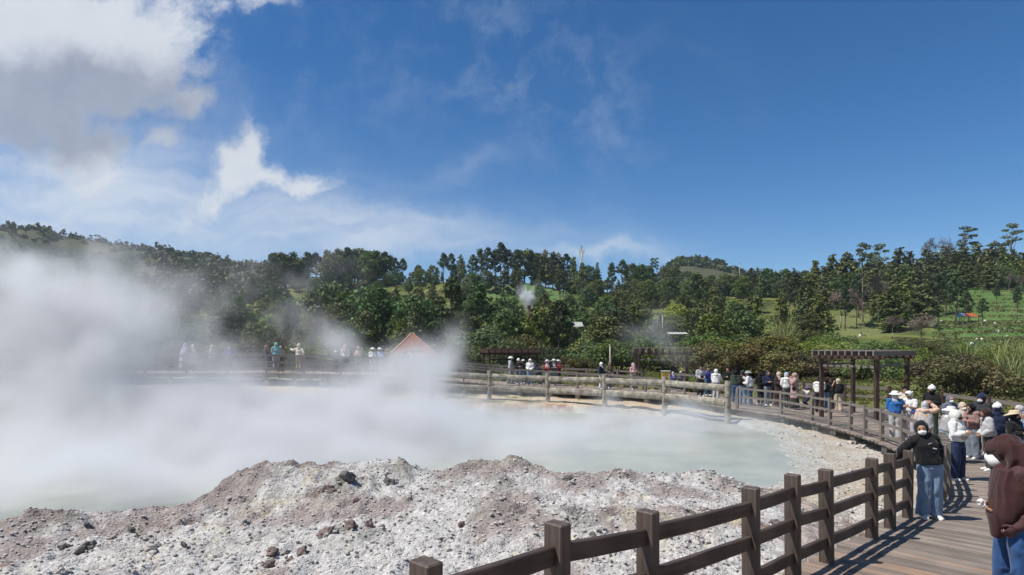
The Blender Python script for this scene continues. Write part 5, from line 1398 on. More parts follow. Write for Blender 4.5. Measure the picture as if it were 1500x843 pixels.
WS = bpy.data.scenes.new('work')
def fuse(bm, voxel, mat, name, parent, smooth=3, fold=0.0, fs=(9, 9, 3), seed=0, sfac=.5, warp=1.6):
    """join overlapping closed shapes into one continuous skin"""
    me = bpy.data.meshes.new('raw'); bmesh.ops.recalc_face_normals(bm, faces=bm.faces); bm.to_mesh(me); bm.free()
    tmp = bpy.data.objects.new('raw', me); WS.collection.objects.link(tmp)
    md = tmp.modifiers.new('r', 'REMESH'); md.mode = 'VOXEL'; md.voxel_size = voxel; md.use_smooth_shade = True
    ms = tmp.modifiers.new('s', 'SMOOTH'); ms.factor = sfac; ms.iterations = smooth
    WS.view_layers[0].update(); dg = WS.view_layers[0].depsgraph; ev = tmp.evaluated_get(dg)
    out = bpy.data.meshes.new_from_object(ev, depsgraph=dg); out.name = name
    bpy.data.objects.remove(tmp); bpy.data.meshes.remove(me)
    n = len(out.vertices)
    if fold > 0 and n:
        co = np.zeros(n * 3, np.float32); out.vertices.foreach_get('co', co); co = co.reshape(-1, 3)
        no = np.zeros(n * 3, np.float32); out.vertex_normals.foreach_get('vector', no); no = no.reshape(-1, 3)
        q = co * np.array(fs); q2 = q + warp * np.stack([vnoise3(co * 4, seed + 5), vnoise3(co * 4, seed + 6), vnoise3(co * 4, seed + 7)], 1)
        k = (1 - np.abs(2 * vnoise3(q2, seed) - 1)) - .5 + .5 * (vnoise3(q2 * 2.1, seed + 1) - .5)
        co = co + no * (k * fold)[:, None]
        out.vertices.foreach_set('co', co.astype(np.float32).ravel()); out.update()
    out.polygons.foreach_set('use_smooth', [True] * len(out.polygons))
    out.materials.clear(); out.materials.append(mat)
    return link(bpy.data.objects.new(name, out), parent)

V3 = Vector
def rot_about(p, piv, Rm): return piv + Rm @ (p - piv)

ARM = {'down': ((.215, .03, 1.06), (.225, -.03, .83)), 'front': ((.205, -.03, 1.06), (.075, -.23, 1.10)), 'low': ((.21, -.01, 1.05), (.08, -.2, .93)), 'phone': ((.20, -.17, 1.16), (.07, -.30, 1.40)), 'hip': ((.33, .05, 1.09), (.19, -.04, .97)),
       'back': ((.25, .14, 1.08), (.24, .27, .88)), 'head': ((.31, -.1, 1.36), (.13, -.13, 1.52)), 'out': ((.40, -.04, 1.24), (.58, -.14, 1.30)), 'face': ((.22, -.14, 1.12), (.07, -.16, 1.36)), 'up': ((.27, -.14, 1.38), (.16, -.25, 1.6))}

def hand(bm, w, e, r=1.0, closed=.5, side=1, inward=None):
    """palm, four unequal curled fingers and a thumb leaving the side of the palm; w wrist, e elbow"""
    d = (w - e).normalized()
    x = inward if inward is not None else V3((-side, 0, 0))
    x = (x - d * x.dot(d))
    x = x.normalized() if x.length > .1 else frame_for(d)[0]
    yv = d.cross(x).normalized()           # across the knuckles
    c = w + d * .045 * r
    M = Matrix((yv, x, d)).transposed()
    ell(bm, c, (.038 * r, .017 * r, .05 * r), M, 2)
    for k, (o, L) in enumerate(((-.028, .062), (-.0095, .074), (.0095, .070), (.027, .054))):
        p = c + d * .04 * r + yv * o * r; a = closed * 1.15
        p1 = p + (d * math.cos(a * .5) + x * math.sin(a * .5)) * L * .42 * r
        p2 = p1 + (d * math.cos(a * 1.2) + x * math.sin(a * 1.2)) * L * .34 * r
        p3 = p2 + (d * math.cos(a * 2.0) + x * math.sin(a * 2.0)) * L * .3 * r
        tube(bm, [p - d * .02 * r, p, p1, p2, p3], [.0095 * r, .0098 * r, .0088 * r, .008 * r, .0062 * r], 6)
    sd = -yv if side > 0 else yv
    p = c - d * .012 * r + sd * .030 * r
    p1 = p + (d * .6 + sd * .65 + x * .4).normalized() * .034 * r; p2 = p1 + (d * .85 + sd * .1 + x * .5).normalized() * .032 * r
    tube(bm, [p - sd * .015 * r, p, p1, p2], [.013 * r, .0125 * r, .011 * r, .0085 * r], 6)

def person(x, y, h, yaw, label, top='black', bottom='jeans', head=('hijab', 'black'), arms='front', mask=False, bag=None, legs='stand', style='hoodie', lean=0.0, side_lean=0.0, hyaw=0.0, hpitch=0.0, shoe='w', fine=0, item=None, z=None, seed=None, hat=None, crouch=0.0, long=0.0, wide=False):
    """a standing figure; local front is -Y, yaw turns it counter-clockwise (90 = facing right)"""
    seed = seed if seed is not None else int(abs(x * 131 + y * 57)) % 9973
    rr = random.Random(seed)
    zb = deck_z(x, y) if z is None else z
    o = empty('person', (x, y, zb), R(yaw), label, 'person', 'visitors on the boardwalk')
    S = h / 1.60
    o.scale = (S, S, S)
    vox = (.021, .011, .0062)[fine]
    pel = V3((0, 0, .86 - crouch))
    Rl = Euler((R(lean), R(side_lean), 0)).to_matrix()
    def up(p): return rot_about(V3(p) - V3((0, 0, crouch)), pel, Rl)
    # joints
    legw = {'stand': (.085, .095), 'wide': (.10, .17), 'walk': (.09, .09), 'cross': (.085, .05)}[legs]
    st = .17 if legs == 'walk' else rr.uniform(-.03, .03)
    hipL = {s: V3((s * legw[0], 0, .83 - crouch)) for s in (-1, 1)}
    ank = {s: V3((s * legw[1], s * st * .8 + .02, .085)) for s in (-1, 1)}
    kn = {s: (hipL[s] + ank[s]) / 2 + V3((0, -.02 - crouch * .75, .02)) for s in (-1, 1)}
    neck = up((0, .005, 1.325)); chest = up((0, .0, 1.18)); waist = up((0, .0, 1.0))
    Rh = Rl @ Euler((R(hpitch), 0, R(hyaw))).to_matrix()
    hc = up((0, -.015, 1.365)) + Rh @ V3((0, -.01, .115))
    sh = {s: up((s * .165, .0, 1.30)) for s in (-1, 1)}
    arm = {}
    aa = arms if isinstance(arms, tuple) else (arms, arms)      # (person's right = -x, left = +x)
    for s, kind in ((-1, aa[0]), (1, aa[1])):
        e, w = ARM[kind] if isinstance(kind, str) else kind
        arm[s] = (up((s * e[0], e[1], e[2])), up((s * w[0], w[1], w[2])))
    def headpt(p): return hc + Rh @ V3(p)
    # ---- body: one continuous skin from head to feet
    bm = bmesh.new()
    ell(bm, headpt((0, .012, .015)), (.074, .094, .102), Rh, 2)
    ell(bm, headpt((0, -.018, -.045)), (.058, .066, .066), Rh, 2)
    ell(bm, headpt((0, -.085, -.028)), (.013, .017, .012), Rh, 1)
    tube(bm, [headpt((0, -.078, .012)), headpt((0, -.097, -.022))], [.008, .012], 6)
    ell(bm, headpt((0, -.073, -.060)), (.022, .010, .006), Rh, 1); ell(bm, headpt((0, -.072, -.072)), (.018, .010, .006), Rh, 1)
    for s in (-1, 1): ell(bm, headpt((s * .075, .012, -.01)), (.011, .02, .031), Rh, 1)
    tube(bm, [headpt((0, .01, -.04)), neck + V3((0, .005, .01)), neck - V3((0, 0, .05))], [.048, .05, .062], 10)
    tube(bm, [neck - V3((0, 0, .02)), up((0, 0, 1.25)), chest, waist, pel - V3((0, 0, .02)), pel - V3((0, 0, .08))], [(.09, .06), (.145, .085), (.14, .095), (.12, .085), (.15, .10), (.10, .08)], 14, flat=(1, 0, 0))
    for s in (-1, 1):
        e, w = arm[s]
        tube(bm, [sh[s] - (sh[s] - neck) * .35, sh[s], (sh[s] + e) / 2, e, (e + w) / 2, w], [.05, .052, .044, .036, .034, .025], 9)
        inw = V3((0, 0, 0)) + (Rl @ V3((-s, -.2, 0)))
        hand(bm, w, e, 1.0, .75 if aa[(s + 1) // 2] in ('front', 'phone', 'low', 'face', 'head') else .4, s, inw)
        tube(bm, [hipL[s] + V3((0, 0, .05)), (hipL[s] + kn[s]) / 2, kn[s], (kn[s] + ank[s]) / 2 + V3((0, .015, .03)), ank[s]], [.085, .072, .05, .048, .034], 10)
        tube(bm, [ank[s] + V3((0, .03, -.04)), ank[s] + V3((s * .01, -.06, -.05)), ank[s] + V3((s * .02, -.14, -.06))], [.036, .038, .026], 8)
    fuse(bm, max(vox * .8, .0058), M_SKIN, 'body', o, 2 if fine == 2 else 1)
    # ---- trousers or skirt
    bm = bmesh.new(); wk = 1.32 if wide else 1.0
    if long > .5:
        zs = .09
        tube(bm, [pel + V3((0, 0, .12)), pel, V3((0, 0, .55 - crouch * .5)), V3((0, 0, zs))], [(.145, .105), (.175, .13), (.20, .17), (.25, .22)], 18, flat=(1, 0, 0))
    else:
        tube(bm, [pel + V3((0, 0, .13)), pel + V3((0, 0, .05)), pel - V3((0, 0, .03)), pel - V3((0, 0, .09))], [(.14, .10), (.158, .118), (.168, .125), (.12, .10)], 16, flat=(1, 0, 0))
        for s in (-1, 1):
            a = ank[s] + V3((0, .012, -.02))
            tube(bm, [hipL[s] + V3((0, 0, .04)), (hipL[s] + kn[s]) / 2, kn[s], (kn[s] + a) / 2, a], [.10, .094 * (1 + .3 * (wk - 1)), .075 * wk, .072 * wk, .076 * wk], 12)
    fuse(bm, vox, fab(bottom), 'skirt' if long > .5 else 'trousers', o, 3, (.018, .022, .026)[fine], (9, 9, 3.2), seed)
    # ---- shoes
    for s in (-1, 1):
        bm = bmesh.new(); a = ank[s]; q = Euler((0, 0, R(s * 9))).to_matrix()
        def sp(v): return a + q @ V3(v)
        tube(bm, [sp((0, .065, -.045)), sp((0, .02, -.03)), sp((0, -.06, -.045)), sp((0, -.13, -.058)), sp((0, -.175, -.064))], [(.028, .032), (.041, .048), (.044, .040), (.042, .028), (.024, .018)], 10, flat=(1, 0, 0))
        box(bm, sp((0, -.055, -.074)), (.082, .235, .022), q, .008)
        fuse(bm, max(vox * .75, .006), M_SHOEW if shoe == 'w' else M_SHOEK, 'shoe', o, 1)
    # ---- upper garment with sleeves
    bm = bmesh.new(); hem = pel.z + .04 - long * .45 if style != 'tee' else pel.z + .07
    loose = {'hoodie': 1.26, 'jacket': 1.3, 'tee': 1.12, 'coat': 1.22}[style]
    hp = V3((0, .0, hem)) if long < .1 else V3((0, 0, hem))
    hempt = rot_about(V3((0, 0, hem)), pel, Rl) if hem > pel.z else hp
    fl = 1 + long * .35
    tube(bm, [neck + V3((0, .004, .005)), up((0, .0, 1.30)), up((0, -.004, 1.2)), up((0, -.004, 1.08)), (up((0, 0, .98)) + hempt * .35) / 1.35 if long < .1 else up((0, 0, .97)), hempt],
         [(.072, .062), (.155 * loose ** .5, .092), (.152 * loose, .112 * loose), (.143 * loose, .108 * loose), (.152 * loose, .118 * loose), (.145 * loose * fl, .112 * loose * fl)], 18, flat=(1, 0, 0))
    for s in (-1, 1):
        e, w = arm[s]; k = loose * (1.0 if style != 'tee' else .92)
        wr = w - (w - e) * .06
        tube(bm, [sh[s] - (sh[s] - neck) * .45, sh[s] + V3((0, 0, .004)), (sh[s] + e) / 2, e, (e + wr) / 2, wr] if style != 'tee' else [sh[s] - (sh[s] - neck) * .45, sh[s], (sh[s] + e) / 2, e + (w - e) * .12], [.06 * k, .064 * k, .058 * k, .053 * k, .049 * k, .041 * k] if style != 'tee' else [.06, .062, .06, .052], 12)
    if style == 'hoodie' and head[0] != 'hood':
        tube(bm, [up((-.10, .0, 1.335)), up((-.085, .075, 1.335)), up((0, .115, 1.31)), up((.085, .075, 1.335)), up((.10, .0, 1.335))], [.035, .042, .055, .042, .035], 10)
    if style == 'hoodie' and fine:
        tube(bm, [hempt + V3((0, 0, .0)), hempt + V3((0, 0, .05))], [(.158, .125), (.170, .136)], 16, flat=(1, 0, 0))
    g_top = fuse(bm, vox, fab(top), {'hoodie': 'hoodie', 'jacket': 'jacket', 'tee': 'shirt', 'coat': 'coat'}[style], o, 3, (.018, .024, .028)[fine], (8, 8, 6), seed + 3)
    # ---- head covering
    kind, hcol = head
    if kind in ('hijab', 'longhijab', 'snood', 'hood'):
        bm = bmesh.new()
        grow = 1.0 if kind != 'hood' else 1.1
        ell(bm, headpt((0, .034, .012)), (.100 * grow, .113 * grow, .122 * grow), Rh, 3)
        ell(bm, headpt((0, .01, -.085)), (.078, .088, .055), Rh, 2)
        if kind == 'hijab':
            tube(bm, [headpt((0, .02, -.06)), neck + V3((0, 0, .03)), up((0, -.005, 1.285)), up((0, -.02, 1.19)), up((0, -.03, 1.12))], [(.082, .085), (.09, .092), (.155, .108), (.172, .128), (.155, .118)], 18, flat=(1, 0, 0))
        elif kind == 'longhijab':
            tube(bm, [headpt((0, .03, -.03)), neck + V3((0, .01, .03)), up((0, .0, 1.28)), up((0, .0, 1.12)), up((0, .0, .93)), up((0, .01, .80))], [(.092, .10), (.10, .10), (.175, .12), (.205, .15), (.225, .165), (.225, .165)], 18, flat=(1, 0, 0))
        elif kind == 'snood':
            tube(bm, [headpt((0, .02, -.06)), neck + V3((0, 0, .03)), neck - V3((0, 0, .03))], [(.082, .085), (.085, .085), (.11, .09)], 16, flat=(1, 0, 0))
        else:
            tube(bm, [headpt((0, .03, -.06)), neck + V3((0, .02, .03)), up((0, .02, 1.29))], [(.098, .10), (.10, .10), (.135, .10)], 16, flat=(1, 0, 0))
        hj = fuse(bm, vox * .85, fab(hcol), {'hijab': 'headscarf', 'longhijab': 'headscarf', 'snood': 'headscarf', 'hood': 'hood'}[kind], o, 3, (.012, .016, .018)[fine], (11, 11, 4), seed + 9)
        # the face stands in the opening of the scarf
        bm = bmesh.new()
        ell(bm, headpt((0, -.046, -.008)), (.062, .050, .083), Rh, 3)
        ell(bm, headpt((0, -.094, -.030)), (.012, .014, .012), Rh, 1); tube(bm, [headpt((0, -.088, .014)), headpt((0, -.103, -.026))], [.007, .011], 6)
        ell(bm, headpt((0, -.088, -.060)), (.022, .009, .006), Rh, 1)
        fuse(bm, max(vox * .55, .005), M_SKIN, 'face', o, 1)
        ey = -.0905
    elif kind in ('hair', 'bun'):
        bm = bmesh.new(); ell(bm, headpt((0, .030, .036)), (.086, .098, .094), Rh, 3); ell(bm, headpt((0, .055, -.03)), (.072, .06, .06), Rh, 2); tube(bm, [headpt((-.05, -.06, .085)), headpt((.05, -.065, .08))], [.026, .022], 8)
        fuse(bm, vox * .7, M_HAIR, 'hair', o, 1, .006, (40, 40, 20), seed); ey = -.078
    if head[0] in ('hair', 'hijab', 'longhijab', 'snood', 'hood'):
        for s in (-1, 1):
            bm = bmesh.new(); ell(bm, headpt((s * .029, ey, .008)), (.0125, .008, .0065), Rh, 1); bobj('eye', bm, M_EYE, o, True)
            if fine:
                bm = bmesh.new(); tube(bm, [headpt((s * .014, ey - .003, .026)), headpt((s * .032, ey - .003, .031)), headpt((s * .048, ey + .012, .025))], [.003, .0035, .002], 6); bobj('eyebrow', bm, M_HAIR, o)
    if mask:
        bm = bmesh.new(); yk = -.058 if kind != 'hair' else -.042
        ell(bm, headpt((0, yk, -.050)), (.063, .056, .047), Rh, 3); ell(bm, headpt((0, yk - .036, -.040)), (.026, .03, .034), Rh, 2)
        fuse(bm, max(vox * .55, .005), M_MASK if mask is True else fab(mask), 'face_mask', o, 2)
    if hat:
        hk, hcl = hat
        mt = M_STRAW if hcl == 'straw' else fab(hcl)
        bm = bmesh.new()
        if hk == 'bucket':
            tube(bm, [headpt((0, .02, .035)), headpt((0, .022, .07)), headpt((0, .024, .125)), headpt((0, .026, .145))], [(.19, .19), (.118, .125), (.098, .108), (.07, .08)], 20, flat=Rh @ V3((1, 0, 0)))
        elif hk == 'wide':
            tube(bm, [headpt((0, .015, .045)), headpt((0, .02, .062)), headpt((0, .022, .075)), headpt((0, .024, .14)), headpt((0, .026, .155))], [(.22, .24), (.19, .21), (.112, .12), (.098, .105), (.06, .07)], 20, flat=Rh @ V3((1, 0, 0)))
        elif hk == 'beanie':
            ell(bm, headpt((0, .028, .055)), (.108, .118, .105), Rh, 3); tube(bm, [headpt((0, .02, .02)), headpt((0, .022, .065))], [(.112, .12), (.114, .122)], 18, flat=Rh @ V3((1, 0, 0)))
            ell(bm, headpt((0, .05, .155)), (.04, .045, .03), Rh, 2)
        elif hk == 'cap':
            ell(bm, headpt((0, .028, .055)), (.105, .115, .085), Rh, 3); tube(bm, [headpt((0, -.06, .055)), headpt((0, -.17, .045))], [(.085, .014), (.07, .008)], 12, flat=Rh @ V3((1, 0, 0)))
        elif hk == 'capback':
            ell(bm, headpt((0, .028, .05)), (.105, .115, .09), Rh, 3); tube(bm, [headpt((0, .10, .05)), headpt((0, .2, .03))], [(.085, .014), (.07, .008)], 12, flat=Rh @ V3((1, 0, 0)))
        fuse(bm, max(vox * .75, .007), mt, 'hat', o, 1)
    # ---- what they carry on the body
    if bag:
        bk, bc = bag; bm = bmesh.new()
        if bk == 'backpack':
            c = up((0, .165, 1.12)); ell(bm, c, (.14, .08, .19), Rl, 3); box(bm, up((0, .23, 1.06)), (.18, .06, .16), Rl, .02)
            fuse(bm, vox, fab(bc), 'backpack', o, 2)
        elif bk == 'sling':
            P_ = [up((-.10, .06, 1.33)), up((-.10, -.09, 1.29)), up((.02, -.145, 1.12)), up((.15, -.09, .98))]
            tube(bm, P_, .013, 6); ell(bm, up((.19, -.06, .92)), (.05, .10, .085), Rl, 2); fuse(bm, vox * .8, fab(bc), 'shoulder_bag', o, 1)
        elif bk == 'chestbag':
            ell(bm, up((.0, -.15, 1.0)), (.12, .05, .075), Rl, 3); tube(bm, [up((-.11, -.13, 1.02)), up((-.10, -.07, 1.3))], .012, 6); fuse(bm, vox * .8, fab(bc), 'waist_bag', o, 1)
    if item == 'phone':
        w = (arm[-1][1] + arm[1][1]) / 2 + Rl @ V3((0, -.07, .05))
        ph = bpy.data.objects.new('phone', None); bm = bmesh.new()
        bpy.data.objects.remove(ph)
        box(bm, (0, 0, 0), (.155, .012, .078), None, .004)
        q = bobj('phone', bm, M_PHONE); q.matrix_world = Matrix.Translation(V3((x, y, zb))) @ Euler((0, 0, R(yaw))).to_matrix().to_4x4() @ Matrix.Scale(S, 4) @ Matrix.Translation(w)
        tag(q, None, 'phone', 'phones held up by visitors'); q['label'] = 'phone held up by the ' + label.split(' ', 1)[1].replace('person ', '') if False else 'phone held by ' + label
    return o, dict(hc=hc, arm=arm, up=up, headpt=headpt, Rl=Rl, Rh=Rh, S=S)

def P_at(px, htop, Y, yaw, label, hat_extra=0.0, hlim=(1.3, 1.74), **kw):
    """stand a figure at photo column px and depth Y, tall enough for its head to reach the given row"""
    x = (px - HX) * Y / F; zb = deck_z(x, Y)
    h = CZ - (htop - HY) * Y / F - zb - hat_extra
    return person(x, Y, min(max(h, hlim[0]), hlim[1]), yaw - math.degrees(math.atan2(x, Y)), label, **kw)

# --- far left, in the steam
P_at(268, 503, 36.6, 120, 'person in a long pale lilac cape bending towards the steamy railing', top='lilac', bottom='grey', head=('longhijab', 'lilac'), long=.9, lean=12)
P_at(283, 505, 36.9, 20, 'person in a cream headscarf and olive top right of the lilac cape', top='camo', bottom='darkgrey', head=('hijab', 'cream'), arms='front')
P_at(310.5, 506, 36.7, 60, 'person in a sand coloured long headscarf standing alone in the steam', top='sand', bottom='tan', head=('longhijab', 'sand'))
P_at(336, 506, 36.4, 0, 'person in slate headscarf, blue top and white mask at the left rail', top='royal', bottom='navy', head=('hijab', 'slate'), mask=True)
P_at(390, 506, 36.8, 80, 'person in a brown top half hidden left of the teal headscarf', top='brown', bottom='charcoal', head=('hijab', 'mauve'), bag=('backpack', 'brown'))
P_at(404.5, 502, 36.2, 185, 'person in a pale teal headscarf and teal top seen from behind', top='teal', bottom='grey', head=('hijab', 'teal'), style='coat')
P_at(411, 507, 37.0, 170, 'person in a beige headscarf peeping over the teal shoulder', top='beige', bottom='brown', head=('hijab', 'beige'))
P_at(438, 504, 36.3, 150, 'person in a cream hooded jacket leaning with elbows spread on the rail', top='cream', bottom='tan', head=('hood', 'cream'), arms=('hip', 'out'))
P_at(491.5, 514, 37.0, 30, 'person in a small white cap left of the pink headscarf, in steam', top='slate', bottom='navy', head=('hair', ''), hat=('cap', 'white'))
P_at(506, 505, 37.4, 10, 'person in a dusty pink headscarf and open white jacket, in steam', top='offwhite', bottom='darkgrey', head=('hijab', 'rose'), arms='low')
P_at(525, 508, 37.8, -20, 'faint person in a pale pink headscarf deep in the steam', top='rose', bottom='grey', head=('hijab', 'sand'))
P_at(546, 510, 37.2, 15, 'person in a white hat and white jacket, left of a matching pair', top='white', bottom='lightgrey', head=('hair', ''), hat=('bucket', 'white'), arms='front')
P_at(556.5, 510, 37.3, -25, 'person in a white hat and pale blue top, right of a pair', top='sky', bottom='lightgrey', head=('hair', ''), hat=('bucket', 'white'), arms='front')
P_at(567.5, 511, 37.6, 40, 'person in a terracotta headscarf in front of the red roof', top='terracotta', bottom='brown', head=('hijab', 'terracotta'))
P_at(583, 517, 37.2, -10, 'person in a dark blue top below the red roof', top='navy', bottom='navy', head=('hijab', 'slate'))
P_at(594, 514, 37.3, 170, 'person in a black headscarf and grey top below the red roof', top='slate', bottom='grey', head=('hijab', 'black'))
P_at(600, 517, 37.7, 20, 'person in a pink headscarf below the right slope of the red roof', top='pink', bottom='grey', head=('hijab', 'pink'))
# --- the group in white hats
P_at(748, 523, 38.2, 80, 'person in white bucket hat and pale grey jacket walking, leftmost of the white hats', top='lightgrey', bottom='greyjeans', head=('hair', ''), hat=('bucket', 'white'), arms='low', legs='walk', shoe='k')
P_at(759.5, 526, 38.0, 20, 'person in a white cap, black jacket and jeans', top='black', bottom='jeans', head=('hair', ''), hat=('beanie', 'white'), arms='front')
P_at(766.5, 527, 38.9, -30, 'person in a white cap half hidden behind the black jacket and the long white coat', top='charcoal', bottom='jeans', head=('hijab', 'black'), hat=('cap', 'white'), arms='phone')
P_at(776.5, 526, 38.0, -15, 'person in a white headscarf and long white coat over jeans', top='white', bottom='lightjeans', head=('hijab', 'white'), style='coat', arms='low', wide=True)
P_at(791, 531, 38.0, -70, 'person in a navy jacket bending forward beside the white coat', top='navy', bottom='jeans', head=('hijab', 'navy'), lean=28, arms='front')
P_at(801.5, 528, 38.2, 10, 'person in a wide white hat, white headscarf and dark red top', top='red', bottom='jeans', head=('hijab', 'white'), hat=('wide', 'white'), arms='front')
P_at(811.5, 527, 38.3, 25, 'person in a wide white hat, pale scarf and dark grey sleeves', top='darkgrey', bottom='greyjeans', head=('hijab', 'lightgrey'), hat=('wide', 'white'), arms='front')
P_at(818, 528, 38.7, -40, 'person in a white hat and bright red jacket at the right of the white hats', top='red', bottom='charcoal', head=('hair', ''), hat=('wide', 'white'))
P_at(881, 531, 36.6, 60, 'person in a white headscarf, navy jacket and white trousers beside a log post', top='navy', bottom='white', head=('hijab', 'white'), mask='charcoal', arms=('down', 'low'), style='jacket')
P_at(893, 531, 37.4, 40, 'person in a camouflage coloured headscarf below the bamboo pole', top='camo', bottom='greyjeans', head=('hijab', 'camo'), arms='low')
P_at(927.5, 532, 36.9, 40, 'person in a pale pink headscarf and pink top looking at a phone', top='pink', bottom='grey', head=('hijab', 'pink'), arms='front', mask=True)
P_at(986, 545, 36.6, 25, 'small person in blue with white collar, nearest right of the yellow notice', top='royal', bottom='navy', head=('hijab', 'lightgrey'), hlim=(1.0, 1.5))
P_at(997, 544, 36.8, -30, 'small person in purple with white headscarf, under the middle pergola', top='purple', bottom='navy', head=('hijab', 'white'), hlim=(1.0, 1.5))
# --- the bend
P_at(1026, 533, 34.0, 30, 'bareheaded man in a light grey hoodie with a dark waist bag', top='lightgrey', bottom='charcoal', head=('hair', ''), arms='low', bag=('chestbag', 'black'))
P_at(1037, 537, 34.6, 10, 'person in a blue shirt right of the man in the grey hoodie', top='royal', bottom='jeans', head=('hair', ''), style='tee', arms='phone')
P_at(1049, 541, 32.2, 170, 'person in a white headscarf and white hoodie seen from behind with a shoulder strap', top='white', bottom='lightgrey', head=('hijab', 'white'), bag=('sling', 'beige'))
P_at(1066, 536, 33.0, 0, 'man in a black jacket holding a hand to his head behind the end log post', top='black', bottom='charcoal', head=('hair', ''), arms=('front', 'face'))
P_at(1077, 543, 31.3, 160, 'person in a dark green jacket with blue jeans left of the black backpack', top='green', bottom='jeans', head=('hijab', 'black'))
P_at(1088, 541, 30.6, 150, 'person in a black jacket and black backpack with light jeans', top='black', bottom='lightjeans', head=('hijab', 'charcoal'), bag=('backpack', 'black'))
P_at(1099, 538, 30.0, -110, 'person in a grey bucket hat and puffy white jacket, arm raised', top='white', bottom='jeans', head=('hair', ''), hat=('bucket', 'grey'), arms=('phone', 'front'), style='jacket', lean=8)
P_at(1114, 545, 31.0, 200, 'person in an all black outfit right of the puffy white jacket', top='black', bottom='charcoal', head=('hijab', 'black'))
P_at(1125, 544, 30.6, 20, 'person in a navy headscarf and navy jacket in the middle of the bend crowd', top='navy', bottom='greyjeans', head=('hijab', 'navy'), arms='front')
P_at(1133, 549, 31.8, 190, 'person in a black headscarf half hidden behind the brown dress', top='black', bottom='black', head=('hijab', 'black'))
P_at(1141, 545, 30.3, 40, 'person in a blush headscarf and long brown dress', top='darkbrown', bottom='darkbrown', head=('hijab', 'sand'), long=.9, arms='front')
P_at(1152, 546, 29.8, 200, 'person in a pale cap and white jacket left of the pink headscarf', top='white', bottom='darkgrey', head=('hijab', 'offwhite'), hat=('cap', 'sky'), arms=('down', 'low'))
P_at(1164, 545, 29.2, -80, 'person in a dusty pink headscarf and pink top holding a black bag', top='rose', bottom='charcoal', head=('hijab', 'rose'), arms='face', bag=('sling', 'black'), long=.9)
P_at(1183, 567, 30.0, -60, 'child in a purple blue hat crouching over a phone', top='offwhite', bottom='navy', head=('hair', ''), hat=('bucket', 'purple'), arms='phone', crouch=.25, hlim=(1.2, 1.5))
P_at(1200, 552, 28.2, 175, 'person in black headscarf, white shirt and black trousers seen from behind', top='white', bottom='black', head=('hijab', 'black'), shoe='k', arms='front')
P_at(1211, 554, 28.4, 100, 'person in a black headscarf and pale jeans between a white shirt and a black backpack', top='black', bottom='lightjeans', head=('hijab', 'black'), arms=('phone', 'front'), style='tee')
P_at(1220, 553, 29.0, 190, 'person in a long black dress behind the beige headscarf', top='black', bottom='black', head=('hijab', 'black'), long=.9)
P_at(1228, 555, 28.2, 185, 'person in a beige headscarf and sand trousers with a black backpack', top='black', bottom='sand', head=('hijab', 'sand'), bag=('backpack', 'black'), wide=True, arms='front')
# --- crowd on the right
P_at(1311, 574, 20.4, 185, 'person in a white pointed hat, grey scarf and bright blue jacket seen from behind', top='blue', bottom='lightgrey', head=('hijab', 'lightgrey'), hat=('bucket', 'white'), style='jacket', fine=1)
P_at(1325, 566, 21.6, 20, 'black haired man in a cream shirt behind the boy in the white and blue jersey', top='cream', bottom='tan', head=('hair', ''), fine=1, arms='low')
P_at(1333, 573, 20.3, -30, 'boy in a white and blue jersey and white cap looking down', top='white', bottom='lightgrey', head=('hair', ''), hat=('capback', 'white'), fine=1, arms='front', hpitch=28, style='tee', bag=('sling', 'royal'))
P_at(1355, 588, 17.5, 170, 'person in a light grey headscarf and peach top, one arm raised to the head', top='peach', bottom='beige', head=('longhijab', 'lightgrey'), arms=('head', 'down'), fine=1, bag=('sling', 'white'))
P_at(1365, 566, 21.2, -20, 'tall person in a white beanie, black jacket and green trousers', top='black', bottom='green', head=('snood', 'black'), hat=('beanie', 'white'), fine=1, mask='black', style='jacket')
P_at(1392, 580, 18.9, 30, 'person in a slate grey headscarf and white mask behind the white hoods', top='slate', bottom='greyjeans', head=('hijab', 'slate'), mask=True, fine=1, arms='front')
P_at(1384, 596, 16.3, 120, 'person in a wide white hat and grey jacket bending behind the white hoodie', top='grey', bottom='sky', head=('hijab', 'offwhite'), hat=('wide', 'white'), fine=1, lean=14, style='jacket', arms='front')
P_at(1403, 602, 14.0, 62, 'person in cream hood, fluffy white hoodie and dark flared jeans leaning on the railing', top='white', bottom='darkjeans', head=('hood', 'offwhite'), mask='darkbrown', fine=1, arms='front', bag=('chestbag', 'beige'), wide=True, lean=-4)
P_at(1410, 590, 17.2, 35, 'person in a beige headscarf with white mask and long pale coat', top='offwhite', bottom='lightgrey', head=('hijab', 'sand'), mask=True, fine=1, style='coat', long=.45, arms='front')
P_at(1425, 591, 16.9, -50, 'person in a black headscarf and brown jacket with grey jeans, hands together', top='mauve', bottom='greyjeans', head=('hijab', 'black'), fine=1, arms='front', hpitch=20, style='jacket', wide=True)
P_at(1438, 578, 17.8, -25, 'tall person in a navy beanie, white mask and charcoal jacket', top='charcoal', bottom='black', head=('snood', 'charcoal'), hat=('beanie', 'navy'), mask=True, fine=1, arms='front', style='jacket', hlim=(1.5, 1.8))
P_at(1449, 598, 15.2, -70, 'person in a long dark brown headscarf over a light grey jacket', top='lightgrey', bottom='charcoal', head=('hijab', 'darkbrown'), fine=1, arms='low', style='jacket', lean=6)
P_at(1461, 592, 16.3, 200, 'person in a white ribbed beanie and navy striped jacket seen from behind', top='navy', bottom='navy', head=('snood', 'navy'), hat=('beanie', 'white'), fine=1, style='jacket', bag=('sling', 'sky'))
P_at(1486, 603, 14.3, 60, 'person in a cream brimmed hat and black hoodie with covered face', top='black', bottom='black', head=('snood', 'black'), hat=('wide', 'straw'), mask='black', fine=1, arms='front')
